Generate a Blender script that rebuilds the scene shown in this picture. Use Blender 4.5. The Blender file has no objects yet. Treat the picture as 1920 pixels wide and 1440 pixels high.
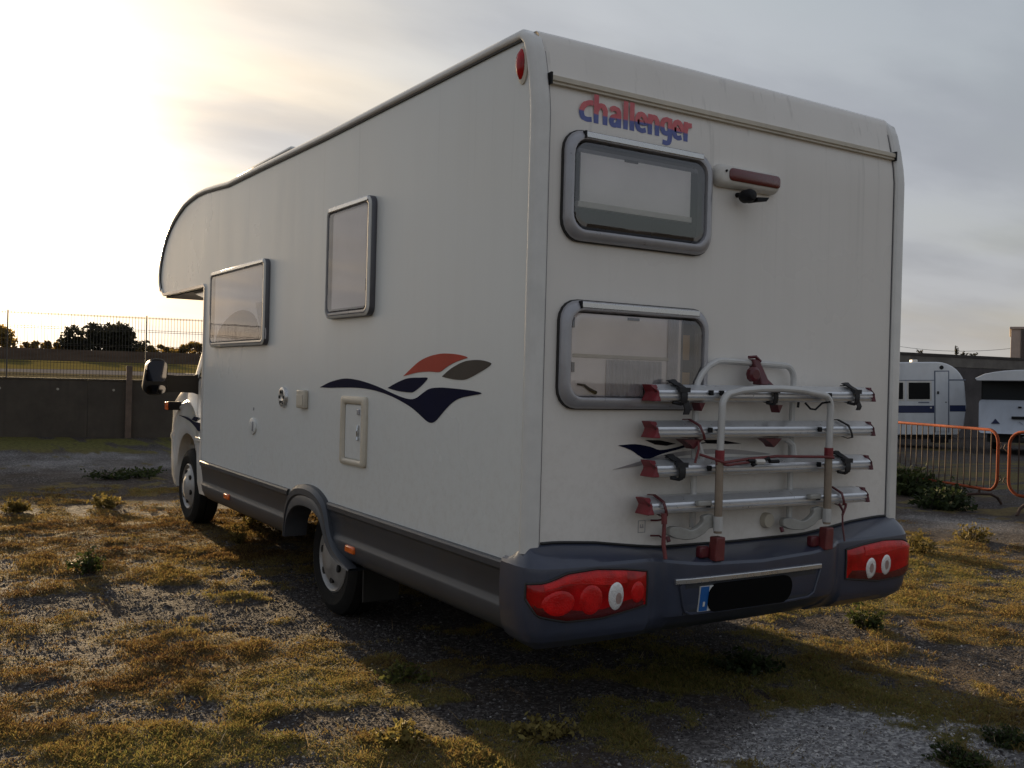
import bpy, bmesh, math, random
import numpy as np
from mathutils import Vector, Matrix, Euler
rng = np.random.default_rng(7); random.seed(7)
sc = bpy.context.scene
COL = sc.collection
RAD = math.radians

# ------------------------------------------------------------------ camera
F = 1850.0
YAW, PIT, ROL = -0.56931447, -0.00363336, 0.02611205
CAMP = Vector((-2.14976948, -3.21986504, 1.42))
ca, sa, cb, sb = math.cos(YAW), math.sin(YAW), math.cos(PIT), math.sin(PIT)
r_ = Vector((ca, sa, 0)); f_ = Vector((-sa*cb, ca*cb, sb)); u_ = r_.cross(f_)
cc, ss = math.cos(ROL), math.sin(ROL)
r2 = r_*cc + u_*ss; u2 = u_*cc - r_*ss
cam = bpy.data.cameras.new('camera'); camo = bpy.data.objects.new('camera', cam); COL.objects.link(camo)
cam.sensor_width = 36.0; cam.sensor_fit = 'HORIZONTAL'; cam.lens = 36.0*F/1920.0
cam.clip_end = 5000; cam.clip_start = 0.05
M = Matrix((r2, u2, -f_)).transposed().to_4x4(); M.translation = CAMP
camo.matrix_world = M
sc.camera = camo

# ------------------------------------------------------------------ sky, sun, exposure
SUN_EL, SUN_AZ = 8.5, 2.0            # degrees; azimuth from +Y towards +X
sd = Vector((math.sin(RAD(SUN_AZ))*math.cos(RAD(SUN_EL)), math.cos(RAD(SUN_AZ))*math.cos(RAD(SUN_EL)), math.sin(RAD(SUN_EL))))
sun = bpy.data.lights.new('sun', 'SUN'); suno = bpy.data.objects.new('sun', sun); COL.objects.link(suno)
sun.energy = 5.0; sun.angle = RAD(0.6); sun.color = (1.0, 0.74, 0.44)
suno.rotation_euler = (-sd).to_track_quat('-Z', 'Y').to_euler()
sc.view_settings.view_transform = 'Standard'; sc.view_settings.look = 'None'
sc.view_settings.gamma = 1.0; sc.view_settings.use_curve_mapping = False
sc.view_settings.exposure = 1.38

world = bpy.data.worlds.new('World'); sc.world = world; world.use_nodes = True
nt = world.node_tree; nt.nodes.clear()
def N(nt, t, **kw):
    n = nt.nodes.new(t)
    for k, v in kw.items():
        if k.startswith('i_'): n.inputs[k[2:].replace('_', ' ')].default_value = v
        else: setattr(n, k, v)
    return n
def MATH(nt, op, a=None, b=None, c=None, clamp=False):
    n = nt.nodes.new('ShaderNodeMath'); n.operation = op; n.use_clamp = clamp
    for i, x in enumerate((a, b, c)):
        if x is None: continue
        if isinstance(x, (int, float)): n.inputs[i].default_value = x
        else: nt.links.new(x, n.inputs[i])
    return n.outputs[0]
def VMATH(nt, op, a=None, b=None):
    n = nt.nodes.new('ShaderNodeVectorMath'); n.operation = op
    for i, x in enumerate((a, b)):
        if x is None: continue
        if isinstance(x, (tuple, Vector)): n.inputs[i].default_value = x
        else: nt.links.new(x, n.inputs[i])
    return n
def MIX(nt, fac, a, b, blend='MIX'):
    n = nt.nodes.new('ShaderNodeMix'); n.data_type = 'RGBA'; n.blend_type = blend
    for i, x in ((0, fac), (6, a), (7, b)):
        if isinstance(x, (int, float)): n.inputs[i].default_value = x
        elif isinstance(x, tuple): n.inputs[i].default_value = x if len(x) == 4 else (*x, 1)
        else: nt.links.new(x, n.inputs[i])
    return n.outputs[2]
def RAMP(nt, fac, stops):
    n = nt.nodes.new('ShaderNodeValToRGB'); cr = n.color_ramp
    while len(cr.elements) < len(stops): cr.elements.new(0.5)
    for e, (p, c) in zip(cr.elements, stops):
        e.position = p; e.color = c if len(c) == 4 else (*c, 1)
    nt.links.new(fac, n.inputs[0]); return n.outputs[0]
def SMOOTH(nt, x, a, b):
    n = nt.nodes.new('ShaderNodeMapRange'); n.interpolation_type = 'SMOOTHSTEP'
    n.inputs[1].default_value = a; n.inputs[2].default_value = b
    nt.links.new(x, n.inputs[0]); return n.outputs[0]

def build_sky():
    L = nt.links.new
    sky = N(nt, 'ShaderNodeTexSky', sky_type='NISHITA')
    sky.sun_disc = False; sky.sun_elevation = RAD(SUN_EL); sky.sun_rotation = RAD(SUN_AZ)
    sky.air_density = 1.3; sky.dust_density = 2.5; sky.ozone_density = 1.2
    tc = N(nt, 'ShaderNodeTexCoord'); d = tc.outputs['Generated']
    sep = N(nt, 'ShaderNodeSeparateXYZ'); L(d, sep.inputs[0])
    z = MATH(nt, 'MAXIMUM', sep.outputs[2], 0.0)
    inv = MATH(nt, 'DIVIDE', 1.0, MATH(nt, 'ADD', z, 0.16))
    cx = MATH(nt, 'MULTIPLY', sep.outputs[0], inv); cy = MATH(nt, 'MULTIPLY', sep.outputs[1], inv)
    comb = N(nt, 'ShaderNodeCombineXYZ'); L(cx, comb.inputs[0]); L(cy, comb.inputs[1])
    mp = N(nt, 'ShaderNodeMapping'); L(comb.outputs[0], mp.inputs[0])
    mp.inputs['Rotation'].default_value = (0, 0, RAD(28)); mp.inputs['Scale'].default_value = (0.60, 1.15, 1)
    mp.inputs['Location'].default_value = (1.3, 0.4, 0)
    n1 = N(nt, 'ShaderNodeTexNoise'); n1.inputs['Scale'].default_value = 0.9; n1.inputs['Detail'].default_value = 9
    n1.inputs['Roughness'].default_value = 0.46; n1.inputs['Distortion'].default_value = 0.2
    L(mp.outputs[0], n1.inputs['Vector'])
    cov = SMOOTH(nt, n1.outputs[0], 0.34, 0.62)
    n2 = N(nt, 'ShaderNodeTexNoise'); n2.inputs['Scale'].default_value = 1.9; n2.inputs['Detail'].default_value = 7
    n2.inputs['Roughness'].default_value = 0.5
    L(mp.outputs[0], n2.inputs['Vector'])
    thick = SMOOTH(nt, n2.outputs[0], 0.36, 0.68)
    # forward scattering of the low sun in the thin cloud sheet
    dot = VMATH(nt, 'DOT_PRODUCT', d, tuple(sd)).outputs[1]
    dp = MATH(nt, 'MAXIMUM', dot, 0.0)
    g1 = MATH(nt, 'POWER', dp, 5.0); g2 = MATH(nt, 'POWER', dp, 66.0); g3 = MATH(nt, 'POWER', dp, 120.0)
    base = MIX(nt, thick, (0.148, 0.156, 0.174), (0.116, 0.123, 0.141))
    back = MATH(nt, 'MULTIPLY_ADD', dot, 0.02, 1.13)      # clouds opposite the sun are a little dimmer
    cb_ = VMATH(nt, 'SCALE', base); L(back, cb_.inputs[3])
    def glow(col, fac):
        n = VMATH(nt, 'SCALE', col); L(fac, n.inputs[3]); return n.outputs[0]
    thin = MATH(nt, 'SUBTRACT', 1.0, MATH(nt, 'MULTIPLY', thick, 0.42))
    s = VMATH(nt, 'ADD', cb_.outputs[0], glow((0.083, 0.083, 0.080), MATH(nt, 'MULTIPLY', g1, thin))).outputs[0]
    s = VMATH(nt, 'ADD', s, glow((0.31, 0.30, 0.275), MATH(nt, 'MULTIPLY', g2, thin))).outputs[0]
    s = VMATH(nt, 'ADD', s, glow((1.6, 1.35, 0.95), g3)).outputs[0]
    # clear air of the Nishita sky between the clouds
    sk = VMATH(nt, 'SCALE', sky.outputs[0]); sk.inputs[3].default_value = SKY_K
    fac = MATH(nt, 'MULTIPLY_ADD', cov, 0.30, 0.64)
    col = MIX(nt, fac, sk.outputs[0], s)
    # haze towards the horizon
    hz = MATH(nt, 'POWER', MATH(nt, 'SUBTRACT', 1.0, MATH(nt, 'MINIMUM', z, 1.0)), 14.0)
    hzb = VMATH(nt, 'SCALE', (0.172, 0.160, 0.139)); L(back, hzb.inputs[3])
    hc = VMATH(nt, 'ADD', hzb.outputs[0], glow((0.295, 0.28, 0.24), g1)).outputs[0]
    hc = VMATH(nt, 'ADD', hc, glow((0.22, 0.18, 0.10), g2)).outputs[0]
    col = MIX(nt, MATH(nt, 'MULTIPLY', hz, 0.75), col, hc)
    bg = N(nt, 'ShaderNodeBackground'); L(col, bg.inputs[0]); bg.inputs[1].default_value = 1.0
    out = N(nt, 'ShaderNodeOutputWorld'); L(bg.outputs[0], out.inputs[0])
SKY_K = 0.070
build_sky()

# ------------------------------------------------------------------ materials
def newmat(name):
    m = bpy.data.materials.new(name); m.use_nodes = True
    return m, m.node_tree, m.node_tree.nodes['Principled BSDF']
def pm(name, col, rough=.5, metal=0., var=.10, vs=6., bump=0., bs=60., coat=0., rvar=.08, dirt=0., dirtcol=(.09,.075,.06), ds=3., spec=.5):
    m, t, b = newmat(name)
    tc = N(t, 'ShaderNodeTexCoord')
    n = N(t, 'ShaderNodeTexNoise'); n.inputs['Scale'].default_value = vs; n.inputs['Detail'].default_value = 6; n.inputs['Roughness'].default_value = .6
    t.links.new(tc.outputs['Object'], n.inputs['Vector'])
    lo = tuple(c*(1-var) for c in col); hi = tuple(min(1, c*(1+var)) for c in col)
    c = RAMP(t, n.outputs[0], [(.3, lo), (.7, hi)])
    if dirt:
        n3 = N(t, 'ShaderNodeTexNoise'); n3.inputs['Scale'].default_value = ds; n3.inputs['Detail'].default_value = 8; n3.inputs['Roughness'].default_value = .7
        mp = N(t, 'ShaderNodeMapping'); mp.inputs['Scale'].default_value = (1, 1, .35)
        t.links.new(tc.outputs['Object'], mp.inputs[0]); t.links.new(mp.outputs[0], n3.inputs['Vector'])
        c = MIX(t, MATH(t, 'MULTIPLY', SMOOTH(t, n3.outputs[0], .45, .8), dirt), c, dirtcol)
    t.links.new(c, b.inputs['Base Color'])
    rr = MATH(t, 'MULTIPLY_ADD', n.outputs[0], rvar*2, rough - rvar)
    t.links.new(rr, b.inputs['Roughness'])
    b.inputs['Metallic'].default_value = metal; b.inputs['Specular IOR Level'].default_value = spec
    if coat: b.inputs['Coat Weight'].default_value = coat; b.inputs['Coat Roughness'].default_value = .08
    if bump:
        n2 = N(t, 'ShaderNodeTexNoise'); n2.inputs['Scale'].default_value = bs; n2.inputs['Detail'].default_value = 4
        t.links.new(tc.outputs['Object'], n2.inputs['Vector'])
        bp = N(t, 'ShaderNodeBump'); bp.inputs['Strength'].default_value = bump; bp.inputs['Distance'].default_value = .01
        t.links.new(n2.outputs[0], bp.inputs['Height']); t.links.new(bp.outputs[0], b.inputs['Normal'])
    return m
def panel_mat(name, col, sk=.14):
    """gel-coated sandwich panel: soft long waves, run-off streaks, road film near the bottom"""
    m, t, b = newmat(name); tc = N(t, 'ShaderNodeTexCoord')
    sp = N(t, 'ShaderNodeSeparateXYZ'); t.links.new(tc.outputs['Object'], sp.inputs[0])
    mp = N(t, 'ShaderNodeMapping'); mp.inputs['Scale'].default_value = (7, 7, .35); t.links.new(tc.outputs['Object'], mp.inputs[0])
    st = N(t, 'ShaderNodeTexNoise'); st.inputs['Scale'].default_value = 1.2; st.inputs['Detail'].default_value = 5; st.inputs['Roughness'].default_value = .65
    t.links.new(mp.outputs[0], st.inputs['Vector'])
    bl = N(t, 'ShaderNodeTexNoise'); bl.inputs['Scale'].default_value = 1.3; bl.inputs['Detail'].default_value = 5
    t.links.new(tc.outputs['Object'], bl.inputs['Vector'])
    c = MIX(t, MATH(t, 'MULTIPLY', SMOOTH(t, st.outputs[0], .42, .75), sk), (*col, 1), (.52, .50, .46, 1))
    c = MIX(t, MATH(t, 'MULTIPLY', SMOOTH(t, bl.outputs[0], .4, .75), .10), c, (.60, .54, .46, 1))
    sp2 = N(t, 'ShaderNodeTexNoise'); sp2.inputs['Scale'].default_value = 22; sp2.inputs['Detail'].default_value = 8; sp2.inputs['Roughness'].default_value = .75
    t.links.new(tc.outputs['Object'], sp2.inputs['Vector'])
    low = SMOOTH(t, MATH(t, 'SUBTRACT', 1.75, sp.outputs[2]), 0.0, 1.1)
    c = MIX(t, MATH(t, 'MULTIPLY', MATH(t, 'MULTIPLY', SMOOTH(t, sp2.outputs[0], .42, .7), low), .16), c, (.33, .27, .21, 1))
    mp3 = N(t, 'ShaderNodeMapping'); mp3.inputs['Scale'].default_value = (30, 30, .55); t.links.new(tc.outputs['Object'], mp3.inputs[0])
    dn = N(t, 'ShaderNodeTexNoise'); dn.inputs['Scale'].default_value = 1.; dn.inputs['Detail'].default_value = 3; t.links.new(mp3.outputs[0], dn.inputs['Vector'])
    top = SMOOTH(t, sp.outputs[2], 1.75, 2.62)
    c = MIX(t, MATH(t, 'MULTIPLY', MATH(t, 'MULTIPLY', SMOOTH(t, dn.outputs[0], .60, .78), MATH(t, 'ADD', top, .12)), sk*1.4), c, (.20, .19, .17, 1))
    t.links.new(c, b.inputs['Base Color'])
    rr = MATH(t, 'MULTIPLY_ADD', bl.outputs[0], .14, .22); t.links.new(rr, b.inputs['Roughness'])
    b.inputs['Specular IOR Level'].default_value = .30
    wv = N(t, 'ShaderNodeTexNoise'); wv.inputs['Scale'].default_value = 2.6; wv.inputs['Detail'].default_value = 2
    mp2 = N(t, 'ShaderNodeMapping'); mp2.inputs['Scale'].default_value = (1.6, 1.6, .45); t.links.new(tc.outputs['Object'], mp2.inputs[0])
    t.links.new(mp2.outputs[0], wv.inputs['Vector'])
    bp = N(t, 'ShaderNodeBump'); bp.inputs['Strength'].default_value = .12; bp.inputs['Distance'].default_value = .02
    t.links.new(wv.outputs[0], bp.inputs['Height']); t.links.new(bp.outputs[0], b.inputs['Normal'])
    return m
def glass_mat(name, tint, refl=.06, rough=.02):
    m, t, b = newmat(name); t.nodes.remove(b); out = t.nodes['Material Output']
    tc = N(t, 'ShaderNodeTexCoord'); n = N(t, 'ShaderNodeTexNoise'); n.inputs['Scale'].default_value = 3.; t.links.new(tc.outputs['Object'], n.inputs['Vector'])
    bp = N(t, 'ShaderNodeBump'); bp.inputs['Strength'].default_value = .05; bp.inputs['Distance'].default_value = .01; t.links.new(n.outputs[0], bp.inputs['Height'])
    fr = N(t, 'ShaderNodeFresnel'); fr.inputs[0].default_value = 1.5; t.links.new(bp.outputs[0], fr.inputs[1])
    fac = MATH(t, 'ADD', fr.outputs[0], refl, clamp=True)
    tr = N(t, 'ShaderNodeBsdfTransparent'); tr.inputs[0].default_value = (*tint, 1)
    gl = N(t, 'ShaderNodeBsdfGlossy'); gl.inputs['Roughness'].default_value = rough; gl.inputs[0].default_value = (.95, .95, .97, 1); t.links.new(bp.outputs[0], gl.inputs['Normal'])
    mx = N(t, 'ShaderNodeMixShader'); t.links.new(fac, mx.inputs[0]); t.links.new(tr.outputs[0], mx.inputs[1]); t.links.new(gl.outputs[0], mx.inputs[2])
    t.links.new(mx.outputs[0], out.inputs[0]); return m
MT = {}
MT['side'] = panel_mat('side panel gel coat', (.685, .70, .688), .07)
MT['rear'] = panel_mat('rear panel gel coat', (.765, .735, .695), .12)
MT['trim'] = pm('white coated aluminium trim', (.66, .65, .625), .20, .0, .06, 9, dirt=.22, dirtcol=(.36,.33,.29))
MT['gasket'] = pm('black rubber', (.018, .017, .017), .6, bump=.2)
MT['roof'] = pm('roof skin', (.52, .51, .49), .45, dirt=.5)
MT['skirt'] = pm('grey painted skirt', (.042, .047, .058), .45, .1, .12, 5, dirt=.3, dirtcol=(.065, .057, .048), ds=4, coat=.1)
MT['bumper'] = pm('slate blue grey bumper', (.042, .051, .082), .34, .1, .10, 6, bump=.02, bs=200, dirt=.28, dirtcol=(.075, .066, .056), ds=5, coat=.35)
MT['frame'] = pm('grey window frame', (.36, .36, .385), .30, .25, .08, 14, coat=.2)
MT['frame_dark'] = pm('dark window frame', (.085, .085, .10), .30, .2, .08, 14, coat=.2)
MT['silver'] = pm('silver strip', (.60, .61, .62), .28, .8, .06, 20)
MT['cream'] = pm('cream plastic', (.56, .51, .42), .45, 0, .08, 12, dirt=.25)
MT['white_pl'] = pm('white plastic', (.62, .60, .56), .4, 0, .08, 12, dirt=.25)
MT['black_pl'] = pm('black plastic', (.011, .011, .013), .5, 0, .15, 12, spec=.2)
MT['navy'] = pm('navy vinyl', (.006, .008, .030), .65, 0, .12, 5, spec=.04)
MT['maroon_navy'] = pm('black leaf vinyl', (.012, .011, .014), .65, 0, .2, 5, spec=.05)
MT['red_vinyl'] = pm('orange red vinyl', (.42, .060, .038), .55, 0, .18, 3, spec=.12)
MT['grey_vinyl'] = pm('bronze grey vinyl', (.050, .043, .038), .5, 0, .2, 8, spec=.15)
MT['silver_vinyl'] = pm('silver grey vinyl', (.36, .34, .34), .35, .2, .1, 8)
MT['lens'] = pm('red lamp lens', (.42, .004, .006), .2, 0, .5, 9, bump=.10, bs=110, coat=.25, spec=.3)
MT['lens_round'] = pm('bright red lamp chamber', (.56, .007, .007), .3, 0, .3, 18, bump=.3, bs=160, coat=.2, spec=.3)
MT['lens_clear'] = pm('clear lamp chamber', (.80, .79, .79), .2, .2, .12, 20, bump=.4, bs=170, coat=.6)
MT['lens_dark'] = pm('dark red lens', (.11, .008, .010), .25, 0, .1, 20, bump=.2, bs=200, coat=.5)
MT['amber'] = pm('amber marker lens', (.75, .14, .02), .25, 0, .15, 30, coat=.5)
MT['tyre'] = pm('tyre rubber', (.010, .010, .010), .8, 0, .25, 18, spec=.2, bump=.25, bs=70, dirt=.15, dirtcol=(.05,.04,.03))
MT['hubcap'] = pm('grey hubcap', (.34, .335, .33), .42, .3, .12, 12, dirt=.5, dirtcol=(.13,.11,.09), ds=9)
MT['hole'] = pm('dark void', (.006, .006, .006), .8)
MT['under'] = pm('underbody', (.02, .019, .018), .8, 0, .3, 5)
MT['cab'] = pm('cab white paint', (.74, .73, .71), .22, 0, .05, 4, coat=.6, dirt=.25, dirtcol=(.40,.36,.30))
MT['glass'] = glass_mat('acrylic pane', (.95, .94, .94), .07)
MT['glass_side'] = glass_mat('tinted side pane', (.92, .885, .88), .03)
MT['glass_cab'] = glass_mat('cab glass', (.30, .33, .32), .06)
MT['mirror'] = pm('mirror glass', (.10, .105, .13), .05, 1., .02)  # dark tint: the dark reflection in the glass is put into its colour
MT['blind'] = pm('white blind', (.92, .90, .89), .7, 0, .05, 4)
MT['pinkboard'] = pm('pinkish inner blind', (.93, .85, .81), .7, 0, .10, 3)
MT['curtain'] = pm('grey net curtain', (.50, .48, .49), .8, 0, .15, 9)
MT['seat'] = pm('plum seat cloth', (.085, .032, .032), .85, 0, .25, 12)
MT['interior'] = pm('dark interior', (.035, .037, .05), .8, 0, .2, 5)
MT['wood'] = pm('honey wood', (.42, .24, .09), .5, 0, .2, 7)
MT['alu'] = pm('anodised aluminium rail', (.66, .675, .70), .30, .7, .06, 30)
MT['rack_white'] = pm('white powder coated tube', (.54, .54, .53), .35, .1, .08, 10, dirt=.3, dirtcol=(.3,.26,.2))
MT['rack_bronze'] = pm('weathered bronze tube', (.28, .225, .175), .42, .25, .18, 14, dirt=.3)
MT['rack_grey'] = pm('cast grey bracket', (.36, .355, .33), .5, .2, .12, 20, bump=.15, bs=120)
MT['rack_red'] = pm('red plastic', (.20, .018, .026), .4, 0, .25, 16, dirt=.25)
MT['rack_foot'] = pm('faded red foot', (.15, .028, .028), .5, 0, .25, 16, dirt=.4)
MT['bulb'] = pm('bulb behind clear lens', (.34, .24, .22), .3, 0, .2, 30)
MT['rack_dred'] = pm('dark red plastic', (.095, .012, .018), .35, 0, .25, 16)
MT['strap'] = pm('black strap', (.012, .012, .015), .6, 0, .2, 30)
MT['cord_red'] = pm('red elastic cord', (.16, .035, .035), .7, 0, .2, 40)
MT['plate_blue'] = pm('plate blue', (.015, .11, .36), .35, 0, .05, 20)
MT['plate_black'] = pm('matt black plate cover', (.004, .004, .004), .9, 0, .05, 20, spec=.1)
MT['plate_white'] = pm('plate white', (.7, .7, .68), .35, 0, .05, 20)

# ------------------------------------------------------------------ mesh helper
ORG = {}
class MB:
    def __init__(s): s.v = []; s.f = []; s.m = []
    def add(s, vs, fs, mi=0):
        o = len(s.v); s.v += [tuple(x) for x in vs]; s.f += [tuple(i+o for i in f) for f in fs]; s.m += [mi]*len(fs); return s
    def box(s, x0, x1, y0, y1, z0, z1, mi=0):
        v = [(x, y, z) for x in (x0, x1) for y in (y0, y1) for z in (z0, z1)]
        return s.add(v, [(0,1,3,2),(4,6,7,5),(0,4,5,1),(2,3,7,6),(0,2,6,4),(1,5,7,3)], mi)
    def prism(s, loop_a, loop_b, mi=0):
        n = len(loop_a)
        return s.add(list(loop_a)+list(loop_b), [tuple(range(n))[::-1], tuple(range(n, 2*n))]+[(i, (i+1) % n, n+(i+1) % n, n+i) for i in range(n)], mi)
    def loft(s, loops, closed=True, caps=False, mi=0):
        n = len(loops[0]); vs = [p for l in loops for p in l]; fs = []
        for k in range(len(loops)-1):
            for i in range(n if closed else n-1):
                j = (i+1) % n; fs.append((k*n+i, k*n+j, (k+1)*n+j, (k+1)*n+i))
        if caps: fs += [tuple(range(n))[::-1], tuple(range((len(loops)-1)*n, len(loops)*n))]
        return s.add(vs, fs, mi)
    def tube(s, pts, r, n=10, mi=0, caps=True):
        pts = [Vector(p) for p in pts]; loops = []; up = None
        for i, p in enumerate(pts):
            a = pts[max(i-1, 0)]; b = pts[min(i+1, len(pts)-1)]; t = (b-a).normalized()
            if up is None:
                up = Vector((0, 0, 1)) if abs(t.z) < .9 else Vector((0, 1, 0))
            x = t.cross(up).normalized(); y = x.cross(t).normalized(); up = y
            rr = r[i] if isinstance(r, (list, tuple)) else r
            loops.append([p + x*math.cos(2*math.pi*k/n)*rr + y*math.sin(2*math.pi*k/n)*rr for k in range(n)])
        return s.loft(loops, True, caps, mi)
    def lathe(s, prof, c, axis='x', n=40, mi=0, sign=1):
        loops = []
        for r, a in prof:
            l = []
            for k in range(n):
                t = 2*math.pi*k/n; u, w = r*math.cos(t), r*math.sin(t)
                l.append({'x': (c[0]+a*sign, c[1]+u, c[2]+w), 'y': (c[0]+u, c[1]+a*sign, c[2]+w), 'z': (c[0]+u, c[1]+w, c[2]+a*sign)}[axis])
            loops.append(l)
        return s.loft(loops, True, False, mi)
    def mirror(s, xc=1.14):
        s.v = [(2*xc-x, y, z) for x, y, z in s.v]; s.f = [f[::-1] for f in s.f]; return s
    def build(s, name, mat, parent=None, smooth=30, bevel=0., recalc=True, weld=False, **tags):
        me = bpy.data.meshes.new(name)
        o3 = ORG.get(parent.name, (0, 0, 0)) if parent else (0, 0, 0)
        me.from_pydata([(x-o3[0], y-o3[1], z-o3[2]) for x, y, z in s.v], [], s.f)
        mats = mat if isinstance(mat, (list, tuple)) else [mat]
        for x in mats: me.materials.append(x)
        if len(mats) > 1: me.polygons.foreach_set('material_index', s.m)
        if weld:
            bm = bmesh.new(); bm.from_mesh(me); bmesh.ops.remove_doubles(bm, verts=bm.verts, dist=1e-5); bm.to_mesh(me); bm.free()
        if recalc:
            bm = bmesh.new(); bm.from_mesh(me); bmesh.ops.recalc_face_normals(bm, faces=bm.faces); bm.to_mesh(me); bm.free()
        if smooth:
            me.polygons.foreach_set('use_smooth', [True]*len(me.polygons)); me.set_sharp_from_angle(angle=RAD(smooth))
        ob = bpy.data.objects.new(name, me); COL.objects.link(ob)
        if parent: ob.parent = parent; ORG[ob.name] = o3
        if bevel:
            b = ob.modifiers.new('bevel', 'BEVEL'); b.width = bevel; b.segments = 2; b.limit_method = 'ANGLE'; b.angle_limit = RAD(40)
        for k, v in tags.items(): ob[k] = v
        return ob
def thing(name, loc, label, category, group=None, rot=(0, 0, 0), local=False):
    o = bpy.data.objects.new(name, None); COL.objects.link(o); o.empty_display_size = .1
    o.location = loc; o.rotation_euler = rot; o['label'] = label; o['category'] = category
    if group: o['group'] = group
    ORG[o.name] = (0, 0, 0) if local else tuple(loc)
    return o
def rrect(c0, c1, w, h, r, n=5):
    out = []
    for sx, sy, a0 in ((1, 1, 0), (-1, 1, 90), (-1, -1, 180), (1, -1, 270)):
        for k in range(n+1):
            a = RAD(a0 + 90*k/n); out.append((c0+sx*(w/2-r)+r*math.cos(a), c1+sy*(h/2-r)+r*math.sin(a)))
    return out
def RP(loop, d): return [(x, -d, z) for x, z in loop]           # rear face, d outwards
def SP(loop, d, x0=0.): return [(x0-d, y, z) for y, z in loop]  # left side face, d outwards
def interp(x, xs, ys): return float(np.interp(x, xs, ys))
def crom(pts, n=6):
    P = [Vector(p) for p in pts]; P = [P[0]*2-P[1]] + P + [P[-1]*2-P[-2]]; out = []
    for i in range(1, len(P)-2):
        for k in range(n):
            t = k/n
            out.append(.5*((2*P[i]) + (P[i+1]-P[i-1])*t + (2*P[i-1]-5*P[i]+4*P[i+1]-P[i+2])*t*t + (3*P[i]-P[i-1]-3*P[i+1]+P[i+2])*t**3))
    out.append(P[-2]); return out
# value noise for terrain and ground cover
class VN:
    def __init__(s, seed): s.t = np.random.default_rng(seed).random((256, 256))
    def __call__(s, x, y):
        xi = np.floor(x).astype(int); yi = np.floor(y).astype(int); fx = x-xi; fy = y-yi
        fx = fx*fx*(3-2*fx); fy = fy*fy*(3-2*fy); a = xi & 255; b = yi & 255; a1 = (a+1) & 255; b1 = (b+1) & 255
        return (s.t[a, b]*(1-fx)+s.t[a1, b]*fx)*(1-fy) + (s.t[a, b1]*(1-fx)+s.t[a1, b1]*fx)*fy
    def fbm(s, x, y, o=4):
        r = 0; amp = 1; tot = 0
        for i in range(o): r = r + amp*s(x*2**i+17*i, y*2**i+31*i); tot += amp; amp *= .55
        return r/tot
V1, V2, V3, V4 = VN(1), VN(2), VN(3), VN(4)
def sstep(x, a, b):
    t = np.clip((x-a)/(b-a), 0, 1); return t*t*(3-2*t)
def terrain(x, y):
    x = np.asarray(x, float); y = np.asarray(y, float)
    w = 1-sstep(x, 4, 11)
    h = .0215*np.maximum(np.minimum(y, 15.)-1.5, 0)*w
    h = h - .27*sstep(x+.4*y, 16, 34)
    near = np.exp(-((x-1)**2+(y-2)**2)/200.)
    return h + (.03*(V1.fbm(x*.35, y*.35, 3)-.5))*near*sstep(np.hypot((x-1.1)/1.6, (y-3.4)/3.6), .9, 1.6) - .004
def tz(x, y): return float(terrain(x, y))
# ------------------------------------------------------------------ ground
BLOBS = [(-0.35,4.44,1.32,1.26,1.0,0.15),(-0.79,6.01,0.92,1.07,0.8,0.10),(-0.69,2.58,1.14,0.46,-.55,0.0),(-0.61,1.62,0.64,0.29,1.0,0.0),
(-1.41,1.69,0.39,0.17,0.6,0.05),(-1.34,2.21,0.43,0.19,-0.9,0.0),(-0.40,0.98,0.41,0.35,1.1,0.7),(-1.23,1.10,0.49,0.24,-0.5,0.0),
(-1.13,0.63,0.47,0.17,0.9,0.5),(-1.61,0.66,0.25,0.11,-1.0,0.0),(-0.42,0.48,0.35,0.19,-1.1,0.0),(-0.50,0.16,0.34,0.22,1.0,0.45),
(-0.19,0.08,0.12,0.17,0.8,0.5),(1.40,0.22,0.76,0.64,1.0,0.9),(0.40,0.0,0.40,0.32,0.9,0.9),(0.51,0.68,0.38,0.34,-0.9,0.0),  # high tones darken plants in the vehicle's shade: shade put into their colour
(1.00,-0.46,0.61,0.39,-1.6,0.0),(1.52,-0.88,0.24,0.26,0.6,0.9),(3.67,0.90,0.82,1.10,0.9,0.45),(2.20,0.17,0.34,0.38,0.9,0.15),
(2.61,0.64,0.35,0.24,-1.0,0.0),(2.66,-0.23,0.39,0.44,-1.1,0.0),(7.38,2.92,0.84,1.12,-1.2,0.0),(5.47,1.93,0.59,0.74,0.7,0.4),
(0.14,11.08,2.6,3.3,-.8,0.0),(0.78,5.34,0.52,0.92,1.0,0.2),(0.37,1.77,0.60,0.72,-.7,0.0),(0.87,0.14,0.29,0.19,-0.6,0.0),(2.6,5.0,1.2,1.2,.7,.2),(4.5,4.0,1.5,1.5,.5,.3)]
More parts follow.
